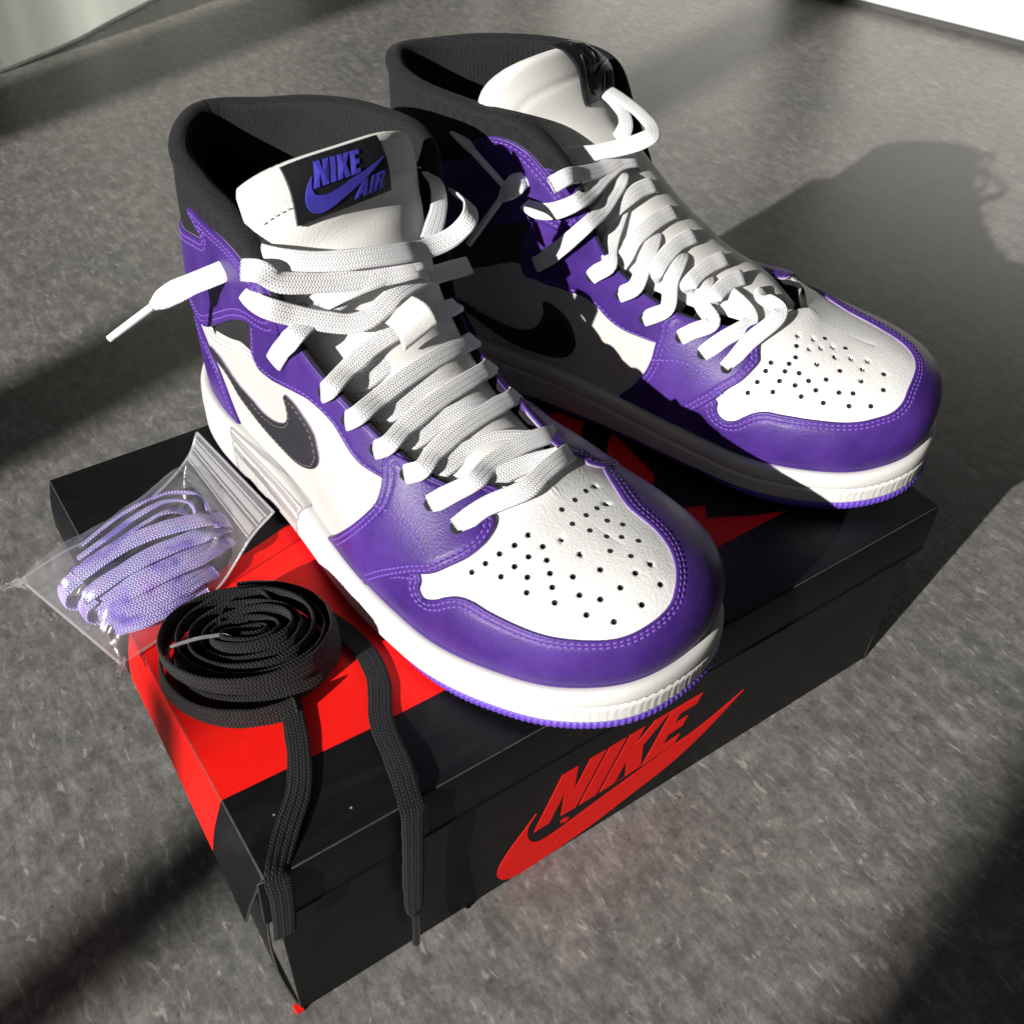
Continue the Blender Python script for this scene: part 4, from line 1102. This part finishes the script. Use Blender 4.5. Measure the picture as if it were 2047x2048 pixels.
for key, th in (('F1', 2.5), ('F2', 2.5), ('F3', 2.5), ('F4', 1.5), ('F5', 1.5), ('F6', 1.5)):
    lace(SHOE_R, LAST_R, key, near=True, far=1, thick=th)
for key, sk in (('F7', (1, 0)), ('FU3', (0, 0)), ('FU2', (1, 1)), ('FU4', (1, 1)), ('FU1', (1, 0)), ('FU6', (0, 0))):
    lace(SHOE_R, LAST_R, key, sk=sk, width=7.8)
for key, th in (('R1', 2.5), ('R2', 2.5), ('R3', 2.5), ('R4', 1.5), ('R5', 1.5), ('R6', 1.5)):
    lace(SHOE_L, LAST_L, key, near=True, thick=th, sk=(0, 1))
for key in ('R2b', 'R3b', 'R4b', 'R5b', 'R6b'):
    lace(SHOE_L, LAST_L, key, far=-1, sk=(0, 1))
for key, sk in (('R7', (0, 1)), ('R8', (0, 1)), ('RU1', (1, 0)), ('RU2', (0, 1)), ('RU3', (1, 1)), ('RU4', (1, 1))):
    lace(SHOE_L, LAST_L, key, sk=sk)
# passes running under the visible ones
for a, b in (('F2','F1'),('F3','F2'),('F4','F3'),('F5','F4'),('F6','F5')):
    A, B = np.array(LACE[a]), np.array(LACE[b])
    d = np.array([-2.2, 0, -3.2])
    P = [A[1] + d * 1.2 + [0, 4, 0], A[2] * .6 + B[2] * .4 + d, A[3] * .5 + B[3] * .5 + d, A[4] * .35 + B[4] * .65 + d, B[-3] + d * 1.4 + [0, 2, 0]]
    ribbon(P, lace_normals(SHOE_R, P), 'lace_strand', LACE_W, SHOE_R, width=7.4, seed=5)

# ---------------------------------------------------------------- tongue labels
LABEL_K = leather('black_label', (0.010, 0.010, 0.012), (0.016, 0.016, 0.019), rough=0.34, grain=500, bump=0.35, wrinkle=1.2)
LABEL_B = plain('blue_violet_print', (0.060, 0.050, 0.42), rough=0.38, spec=.5, noise=.1, scale=300, bump=.15, bscale=1200)
GLOSS_K = plain('glossy_black_emboss', (0.012, 0.012, 0.014), rough=0.16, spec=.7)

def tongue_label(root, Tg, v0, v1, w0, w1, arch, ink, label_name, lift):
    def fn(V, h):
        a, b = V[:, 0], V[:, 1]
        v = v0 + a * (v1 - v0); w = w0 + b * (w1 - w0)
        bow = arch * np.sin(np.clip(b * .86 + .12, 0, 1) * math.pi)
        P = Tg.pos(v, np.clip(w, 0, 1), lift + bow + h)
        ex = np.clip(w - 1, 0, None)
        d = unit(Tg.pos(v * 0, np.ones(len(v))) - Tg.pos(v * 0, np.full(len(v), .97)))
        return P + d * (ex * 75)[:, None]
    sq = [(0, -.16), (1, -.12), (1, 1), (0, 1)]
    sq = np.concatenate([np.linspace(sq[i], sq[(i + 1) % 4], 14)[:-1] for i in range(4)])
    def sheet_fn(V, h):                                  # a thick flexible tab
        return fn(V, 1.3 if h > 0 else 0.0)
    lab = flat_shape(label_name, [sq], sheet_fn, LABEL_K, root, nrm=(.6, 0, .8), curve_step=.07)
    lab.data.polygons.foreach_set('use_smooth', [True] * len(lab.data.polygons)); lab.data.set_sharp_from_angle(angle=math.radians(50))
    ff = lambda V, h: fn(V, 1.3 + (.55 if h > 0 else -.1))
    NK = [np.array(p) for p in [(0.194, 0.356), (0.672, 0.378), (0.73, 0.804), (0.275, 0.844)]]
    def sub(q, x0, x1):
        BL, BR, TR, TL = q
        return [BL + (BR - BL) * x0, BL + (BR - BL) * x1, TL + (TR - TL) * x1, TL + (TR - TL) * x0]
    for g, x0, x1 in (('N', 0, .31), ('I', .36, .46), ('K', .51, .77), ('E', .80, 1.0)):
        flat_shape('raised_letter', quad(g, sub(NK, x0, x1)), ff, ink, lab, nrm=(.6, 0, .8))
    AR = [np.array(p) for p in [(0.57, -0.06), (0.894, -0.03), (0.963, 0.27), (0.64, 0.214)]]
    for g, x0, x1 in (('A', 0, .42), ('I', .47, .58), ('R', .64, 1.0)):
        flat_shape('raised_letter', quad(g, sub(AR, x0, x1)), ff, ink, lab, nrm=(.6, 0, .8))
    T1 = [(0.207, 0.586), (0.158, 0.48), (0.126, 0.362), (0.102, 0.199), (0.114, 0.039), (0.165, -0.068), (0.234, -0.091), (0.324, -0.062), (0.433, 0.009), (0.67, 0.205), (0.973, 0.524)]
    T2 = [(0.973, 0.524), (0.772, 0.404), (0.596, 0.326), (0.46, 0.233), (0.357, 0.192), (0.273, 0.192), (0.2, 0.239), (0.177, 0.352), (0.189, 0.49), (0.207, 0.586)]
    flat_shape('raised_tick', [np.r_[resample(T1, n=40), resample(T2, n=40)[1:-1]]], ff, ink, lab, nrm=(.6, 0, .8))
    return lab
tongue_label(SHOE_R, TONGUE_R, -.64, .41, .868, 1.04, 2.6, LABEL_B, 'tongue_label', 1.9)
tongue_label(SHOE_L, TONGUE_L, .06, .78, .84, 1.06, 7.5, GLOSS_K, 'tongue_label', 2.2)

# lace keeper sewn on the front tongue
q = [np.array(p) for p in LACE['FTAB']]
q = [q[0], q[1], q[1] + (q[2] - q[3]) * .0 + np.array([9., 5, -9]), q[0] + np.array([9., 2, -9])]
A, B = np.meshgrid(np.linspace(0, 1, 14), np.linspace(0, 1, 10), indexing='ij')
nn = np.array([.62, 0, .78])
G = (q[0] * ((1 - A) * (1 - B))[..., None] + q[1] * (A * (1 - B))[..., None] + q[2] * (A * B)[..., None] + q[3] * ((1 - A) * B)[..., None]) + nn * (3.2 * np.sin(B * math.pi) * 1.0)[..., None]
o = mesh('lace_keeper', G.reshape(-1, 3), gridfaces(14, 10), TONGUE_F, SHOE_R)
md = o.modifiers.new('thick', 'SOLIDIFY'); md.thickness = .0009

# free ends of the laces with their plastic tips
def free_end(root, key, tipkey, nrm, taper, tipr=1.55):
    P = np.array(LACE[key]); A = np.array(LACE[tipkey])
    if nrm is None: nn = lace_normals(root, P)
    else: nn = np.repeat([nrm], len(P), 0)
    o = ribbon(P, nn, 'lace_end', LACE_W, root, width=8.6, thick=1.9, taper=taper, seed=3)
    tube([P[-1] * (1 - k) + A[-1] * k for k in (-.06, .3, .65, 1)], [tipr * 1.02, tipr, tipr, tipr, tipr * .92], 'aglet', AGLET_W, o, M=14)
free_end(SHOE_R, 'FE1', 'FA1', None, ([0, .15, .7, .88, 1], [.75, 1, 1.08, .9, .40], [1, 1, 1.3, 1.6, 1.7]))
free_end(SHOE_R, 'FE2', 'FA2', None, ([0, .3, .7, 1], [.7, .95, .75, .40], [1, 1.4, 1.8, 1.7]))
free_end(SHOE_L, 'LE1', 'LA1', None, ([0, .35, .7, 1], [.8, 1.15, .9, .40], [1.2, 1.7, 2.0, 1.7]))
# eyelets under the lace ends: black discs painted as hole shade
for root, L_ in ((SHOE_R, LAST_R), (SHOE_L, LAST_L)):
    for u, t, th in EYELETS[root.name]:
        c = at1(L_, u, t, th + .1); n = L_.nor(np.array([u]), np.array([t]))[0]
        a1 = unit(np.cross(n, [0, 0, 1.])); a2 = np.cross(n, a1); a = np.arange(16) * math.pi / 8
        V = [c + n * .08] + [c + (a1 * math.cos(x) + a2 * math.sin(x)) * 2.5 for x in a] + [c - n * .6 + (a1 * math.cos(x) + a2 * math.sin(x)) * 2.5 for x in a]
        mesh('eyelet', V, [(0, 1 + i, 1 + (i + 1) % 16) for i in range(16)] + [(1 + i, 17 + i, 17 + (i + 1) % 16, 1 + (i + 1) % 16) for i in range(16)], HOLE_DARK, root)

# ---------------------------------------------------------------- the coil of black lace
LACE_K = weave('black_lace', (0.011, 0.011, 0.012), (0.0025, 0.0025, 0.003), pitch=1.25, rough=.7, bump=1.0, dist=.0008, sheen=.05)
AGLET_K = plain('black_aglet', (0.008, 0.008, 0.009), rough=.15, spec=.7)
coil = empty('lace_coil', (.036, .088, BH * MM)); tag(coil, 'coil of flat black shoelace on the red lid with ends hanging down', 'shoelace')
def roll(r0, r1, turns, zc, ph, sq, seed, tilt):
    rng = np.random.default_rng(seed)
    n = int(turns * 40)
    th = np.linspace(0, turns * 2 * math.pi, n) + ph
    k = np.linspace(0, 1, n)
    r = r0 + (r1 - r0) * k
    wv = np.interp(np.arange(n), np.arange(0, n + 9, 9), rng.normal(0, .75, len(np.arange(0, n + 9, 9))))
    sx = 1.0; sy = .86
    flat = 1 - .35 * (1 - k)                             # inner turns are pinched flat
    x = (r + wv) * np.cos(th) * sx; y = (r + wv) * np.sin(th) * sy * flat
    ca, sa = math.cos(-.35), math.sin(-.35)
    X, Y = x * ca - y * sa, x * sa + y * ca
    Z = zc + wv * .7 + 1.5 * np.sin(th * .83 + seed * 2) + tilt[0] * X + tilt[1] * Y + 1.6 * np.sin(th * .5 + seed) * .5
    P = np.stack([X, Y, Z], -1)
    t = unit(np.gradient(P, axis=0)); nr = unit(np.stack([t[:, 1], -t[:, 0], 0 * t[:, 0]], -1))
    lean = np.interp(np.arange(n), np.arange(0, n + 14, 14), rng.normal(.12, .12, len(np.arange(0, n + 14, 14))))
    nr = unit(nr + np.array([0, 0, 1.]) * lean[:, None])
    return P, nr
P, nr = roll(6.5, 35, 6.6, 16, -2.1, .86, 2, (-.03, -.06))
ribbon(P, nr, 'wound_lace', LACE_K, coil, width=9.6, thick=1.5, step=1.1, wob=.25, seed=4)
P, nr = roll(14, 36.5, 4.3, 5.9, 3.2, .86, 6, (0, .01))
ribbon(P, nr, 'wound_lace', LACE_K, coil, width=9.8, thick=1.6, step=1.1, wob=.25, seed=9)
P = np.array([(-5, -2, 13), (-9, 6, 12), (-6, 15, 14), (3, 20, 15), (13, 17, 16), (15, 8, 15)])
ribbon(P, [(-1, 0, .3), (-1, 0, .3), (-.6, 1, .3), (0, 1, .3), (1, .6, .3), (1, 0, .3)], 'wound_lace', LACE_K, coil, width=10, seed=2)
CB = np.array([36, 88, BH])
# first hanging end: from under the coil over the front left corner of the lid
P = np.array([(40, 68, BH + 3), (36, 53, BH + 3), (31, 38, BH + 2.5), (24, 24, BH + 2.0), (14.5, 13, BH + 2.2), (8.0, 5, BH + 2.0), (4.2, -.6, BH + 1.0), (3.6, -3.2, BH - 6), (3.0, -3.4, BH - 16), (2.2, -3.0, BH - 27), (1.6, -2.2, BH - 36)]) - CB
ribbon(P, [(.1, 0, 1)] * 5 + [(0, -.7, .7)] + [(0, -1, 0)] * 3, 'hanging_end', LACE_K, coil, width=9.0, seed=12)
END2 = [(66, 94, BH + 5), (71.5, 82, BH + 3), (74, 68, BH + 2.2), (72, 53, BH + 2.2), (63.5, 35, BH + 2.4), (58.5, 12, BH + 4.2), (55.4, 0.5, BH + 4.0), (54.6, -3.4, BH + .8), (54.0, -4.2, BH - 8), (53.6, -4.0, BH - 26), (53.2, -3.2, BH - 50), (53.0, -3.0, BH - 66), (52.9, -2.9, BH - 78)]
P = np.array(END2) - CB
o = ribbon(P, [(.1, 0, 1)] * 5 + [(0, -.2, 1), (0, -.6, .9), (0, -.9, .6)] + [(0, -1, .2)] * 5, 'hanging_end', LACE_K, coil, width=9.4, taper=([0, .93, .975, 1], [1, 1, .8, .42], [1, 1, 1.4, 1.8]), seed=13)
a0 = P[-1]; d = unit(np.array([-.02, -.01, -1.0]))
tube([a0 - d * 2 + [0, 0, .6], a0 + d * 6, a0 + d * 14, a0 + d * 25], 1.75, 'aglet', AGLET_K, o, M=14)
# clear band holding the coil
m, nt, b = nodemat('clear_band'); b.inputs['Base Color'].default_value = (.8, .8, .8, 1); b.inputs['Roughness'].default_value = .12
b.inputs['Transmission Weight'].default_value = .75; b.inputs['IOR'].default_value = 1.35
P = [(-28, 4, 5), (-30.5, 5, 14), (-29, 5.5, 21.6), (-22, 4.5, 22.4), (-14, 3, 21.6), (-8, 1.5, 19.5), (-6.5, 1, 12), (-8, 1, 4)]
tube(P, .75, 'binding_band', m, coil, M=8)

# ---------------------------------------------------------------- purple laces in their clear bag
LACE_P = weave('lavender_lace', (0.66, 0.60, 0.90), (0.42, 0.37, 0.74), pitch=1.15, bump=1.0, dist=.0007,
               tint=[(.36, (.34, .24, .78)), (.44, (.80, .74, 1.0)), (.51, (.86, .88, 1.0)), (.57, (.98, .74, .98)), (.64, (.50, .40, .92))])
bun = empty('lace_bundle', (0.03, .155, BH * MM)); tag(bun, 'bundle of lavender flat shoelaces folded inside the clear bag', 'shoelace')
BB = np.array([30, 155, BH])
STR = {
 's1': [[-45.9, -1.3, 13.0], [-32.6, 1.6, 17.0], [-18.6, 2.6, 20.0], [-5.5, 1.2, 22.0], [6.5, -0.5, 22.0], [18.4, -1.4, 19.0], [22.8, -0.2, 14.0]],
 's2': [[-41.1, -8.2, 11.0], [-27.6, -7.7, 15.0], [-13.0, -7.2, 18.0], [1.3, -7.5, 19.0], [15.0, -6.5, 17.0], [21.3, -2.9, 12.0]],
 's3': [[-41.1, -10.7, 9.0], [-28.7, -13.9, 12.0], [-16.8, -16.0, 15.0], [-4.4, -16.1, 16.0], [10.0, -13.0, 14.0], [21.5, -6.0, 10.0]],
 's4': [[-38.8, -17.0, 6.0], [-27.1, -21.7, 9.0], [-15.3, -23.0, 10.0], [-2.6, -22.3, 10.0], [9.8, -17.5, 8.0]],
 's5': [[-36.5, 13.3, 12.0], [-19.5, 14.8, 17.0], [-5.5, 17.2, 20.0], [7.7, 18.1, 20.0], [14.7, 15.9, 17.0], [15.5, 13.1, 12.0]],
 's6': [[-36.0, 9.6, 10.0], [-19.2, 11.8, 15.0], [-5.2, 14.6, 17.0], [7.0, 15.3, 17.0], [11.6, 15.9, 13.0]],
 's7': [[-32.8, 23.2, 9.0], [-14.4, 26.5, 14.0], [1.1, 26.9, 17.0], [13.4, 24.7, 17.0], [21.1, 18.9, 14.0], [20.8, 10.6, 10.0]],
 's8': [[-35.2, -21.5, 3.0], [-22.7, -26.7, 6.0], [-10.4, -27.0, 7.0], [3.7, -22.6, 6.0]],
 's9': [[-41.1, 13.1, 6.0], [-30.6, 5.8, 9.0], [-19.7, -2.0, 11.0], [-6.0, -3.6, 11.0], [8.4, -3.2, 9.0]],
 'out': [[-52.3, 13.8, 8.0], [-46.0, 11.5, 9.0], [-36.3, 13.6, 11.0], [-16.1, 21.5, 14.0], [7.4, 27.0, 20.0], [24.2, 32.9, 26.0], [32.4, 36.2, 32.0], [42.4, 23.1, 32.0], [49.4, 0.0, 30.0], [51.9, -12.2, 26.0], [45.0, -18.8, 20.0], [41.0, -17.0, 12.0], [31.3, -2.0, 6.0], [24.4, -7.8, 3.0], [5.1, -22.0, 2.0], [-11.2, -26.6, 2.0], [-23.0, -34.3, 1.5], [-28.5, -36.5, 1.5], [-34.8, -29.7, 2.0], [-40.3, -6.3, 3.0], [-47.6, 3.3, 6.0], [-51.5, 5.1, 8.0]],
}
NRM = {'s5': [(-.2, .5, .8)] * 3 + [(0, .5, .8), (.8, .4, .5), (1, 0, .3)], 's6': [(-.2, .5, .8)] * 3 + [(.5, .4, .6), (1, .2, .3)],
       's7': [(-.2, .6, .8)] * 3 + [(.2, .6, .7), (.7, .5, .5), (1, .1, .3)], 's3': [(-.1, -.35, 1)] * 6, 's4': [(-.1, -.55, .9)] * 5, 's8': [(-.1, -.7, .7)] * 4}
for k, p in STR.items():
    if k == 'out': continue
    nr = NRM.get(k, [(-.1, .1, 1)] * len(p))
    P = resample(np.array(p), n=max(8, len(p) * 2)); nr = np.stack([np.interp(np.linspace(0, 1, len(P)), np.linspace(0, 1, len(nr)), np.array(nr, float)[:, j]) for j in range(3)], -1)
    ribbon(P, nr, 'folded_lace', LACE_P, bun, width=9.6 if k in ('s1', 's2', 's3') else 8.6, thick=1.7, wob=.25, seed=len(P) + int(k[1:]))
# turned back loops at both ends of the bundle
for p, nr in (([(18, -1, 18), (24, 0, 15), (25, 1, 10), (20, 2, 6), (8, 2, 5)], [(0, 0, 1), (.7, 0, .7), (1, 0, 0), (.5, 0, -.8), (0, 0, -1)]),
              ([(-40, 0, 15), (-47, -2, 12), (-48, -3, 8), (-43, -4, 5), (-30, -5, 4)], [(-.2, 0, 1), (-.8, 0, .6), (-1, 0, 0), (-.5, 0, -.8), (0, 0, -1)]),
              ([(-38, -10, 11), (-43, -12, 8), (-43, -13, 5), (-36, -15, 3)], [(-.2, 0, 1), (-.9, 0, .5), (-1, 0, 0), (0, 0, -1)])):
    ribbon(p, nr, 'folded_lace', LACE_P, bun, width=9.2, thick=1.7, seed=21)

def film(name, milky, rough):
    m, nt, b = nodemat(name)
    tr = N(nt, 'ShaderNodeBsdfTransparent'); tr.inputs[0].default_value = (.97, .97, .98, 1)
    gl = N(nt, 'ShaderNodeBsdfGlossy', i_Roughness=rough); gl.inputs[0].default_value = (1, 1, 1, 1)
    tc = N(nt, 'ShaderNodeTexCoord'); nz = N(nt, 'ShaderNodeTexNoise', i_Scale=130.0, i_Detail=4.0, i_Distortion=.8); L(nt, tc.outputs['Object'], nz.inputs['Vector'])
    bp = N(nt, 'ShaderNodeBump', i_Strength=.4, i_Distance=.0012); L(nt, nz.outputs[0], bp.inputs['Height']); L(nt, bp.outputs[0], gl.inputs['Normal'])
    lw = N(nt, 'ShaderNodeLayerWeight', i_Blend=.5); L(nt, bp.outputs[0], lw.inputs['Normal'])
    pw = N(nt, 'ShaderNodeMath', operation='POWER', i_1=5.0); L(nt, lw.outputs['Facing'], pw.inputs[0])
    fr = N(nt, 'ShaderNodeMath', operation='MULTIPLY_ADD', i_1=.30, i_2=.035); L(nt, pw.outputs[0], fr.inputs[0])
    mx = N(nt, 'ShaderNodeMixShader'); L(nt, fr.outputs[0], mx.inputs[0]); L(nt, tr.outputs[0], mx.inputs[1]); L(nt, gl.outputs[0], mx.inputs[2])
    df = N(nt, 'ShaderNodeBsdfTranslucent'); df.inputs[0].default_value = (.85, .86, .88, 1)
    d2 = N(nt, 'ShaderNodeBsdfDiffuse'); d2.inputs[0].default_value = (.85, .86, .88, 1)
    dm = N(nt, 'ShaderNodeMixShader', i_0=.5); L(nt, df.outputs[0], dm.inputs[1]); L(nt, d2.outputs[0], dm.inputs[2])
    m2 = N(nt, 'ShaderNodeMixShader', i_0=milky); L(nt, mx.outputs[0], m2.inputs[1]); L(nt, dm.outputs[0], m2.inputs[2])
    L(nt, m2.outputs[0], nt.nodes['Material Output'].inputs[0])
    return m
FILM = film('clear_film', .10, .20); ZIPM = film('zip_strip_plastic', .32, .16)
bag = empty('zip_bag', (.03, .155, BH * MM)); tag(bag, 'small clear zip bag of lavender laces leaning against the front sneaker', 'plastic bag')
FAR = np.array([(-59, 17, 9), (-40, 20, 12), (-16, 24, 12), (7, 29, 18), (23, 34, 26), (30, 37, 35)], float)
NEAR = np.array([(-39, -41, 1.5), (-22, -37, 1.5), (-4, -28, 1.5), (10, -24, 3), (27, -22, 20), (37, -27, 34)], float)
def bag_pt(a, b, side):
    f = hermite(np.linspace(0, 1, 6), FAR, np.clip(a, 0, 1)); n_ = hermite(np.linspace(0, 1, 6), NEAR, np.clip(a, 0, 1))
    k = ((b + 1) / 2)[:, None]
    P = n_ * (1 - k) + f * k
    env = np.where(a < .5, np.clip(1 - np.abs(2 * a - 1)**5, 0, 1)**.5, np.clip(np.sin(np.clip(a, 0, 1) * math.pi), 0, 1)**.55) * np.clip(1 - b * b, 0, 1)**.5
    fl = 1 - smoothstep(.66, .80, a)
    if side > 0:
        wr = 1.3 * np.sin(7 * b + 9 * a + 2 * np.sin(11 * a)) * np.sin(13 * a - 5 * b) + .8 * np.sin(23 * b - 17 * a + 3 * np.sin(9 * b)) + .5 * np.sin(41 * a + 19 * b)
        P[:, 2] += env * fl * 18.5 + .35 + wr * env * (.25 + .75 * fl)
    else:
        P[:, 2] = P[:, 2] * (1 - env * fl) + 1.0 * env * fl
    return P
A, B = np.meshgrid(np.linspace(0, 1, 110), np.linspace(-1, 1, 70), indexing='ij')
for sd in (1, -1):
    P = bag_pt(A.ravel(), B.ravel(), sd)
    mesh('film', P, gridfaces(110, 70), FILM, bag)
# zip: two pressed ridges and a white line across the mouth
for a0, a1 in ((.80, .845), (.885, .93)):
    A, B = np.meshgrid(np.linspace(a0, a1, 5), np.linspace(-.97, .97, 40), indexing='ij')
    P = bag_pt(A.ravel(), B.ravel(), 1) + np.array([0, 0, .7]) + np.c_[np.zeros((200, 2)), .8 * np.sin((A.ravel() - a0) / (a1 - a0) * math.pi)]
    mesh('zip_strip', P, gridfaces(5, 40), ZIPM, bag)
for a0 in (.79, .865, .945):
    b = np.linspace(-.98, .98, 24)
    tube(bag_pt(np.full(24, a0), b, 1) + np.array([0, 0, .8]), .42, 'zip_ridge', ZIPM, bag, M=8, step=2.5)
# welded seams round the bag
sb = np.linspace(-1, 1, 30); sa = np.linspace(0, 1, 50)
for pts in (bag_pt(sa, np.full(50, 1.0), 1), bag_pt(sa, np.full(50, -1.0), 1), bag_pt(np.zeros(30), sb, 1), bag_pt(np.ones(30), sb, 1)):
    tube(pts, .55, 'film_seam', ZIPM, bag, M=8, step=2.0)
# twisted corners of film
for c, d in (((-58, 16, 9), (-9, -2, 2)), ((-38, -41, 2), (-4, -6, 1))):
    c = np.array(c, float); d = np.array(d, float)
    t = np.linspace(0, 1, 10); a = np.linspace(0, 2 * math.pi, 9)[:-1]
    V = [c + d * k + np.array([math.cos(x) * 1.2, math.sin(x) * 3.6 * (1 - .5 * k), math.cos(2 * x + 4 * k) * 2.0]) * (1.1 - .6 * math.sin(k * 2.4)) for k in t for x in a]
    mesh('film_corner', V, gridfaces(10, 8, closed_v=True), ZIPM, bag)
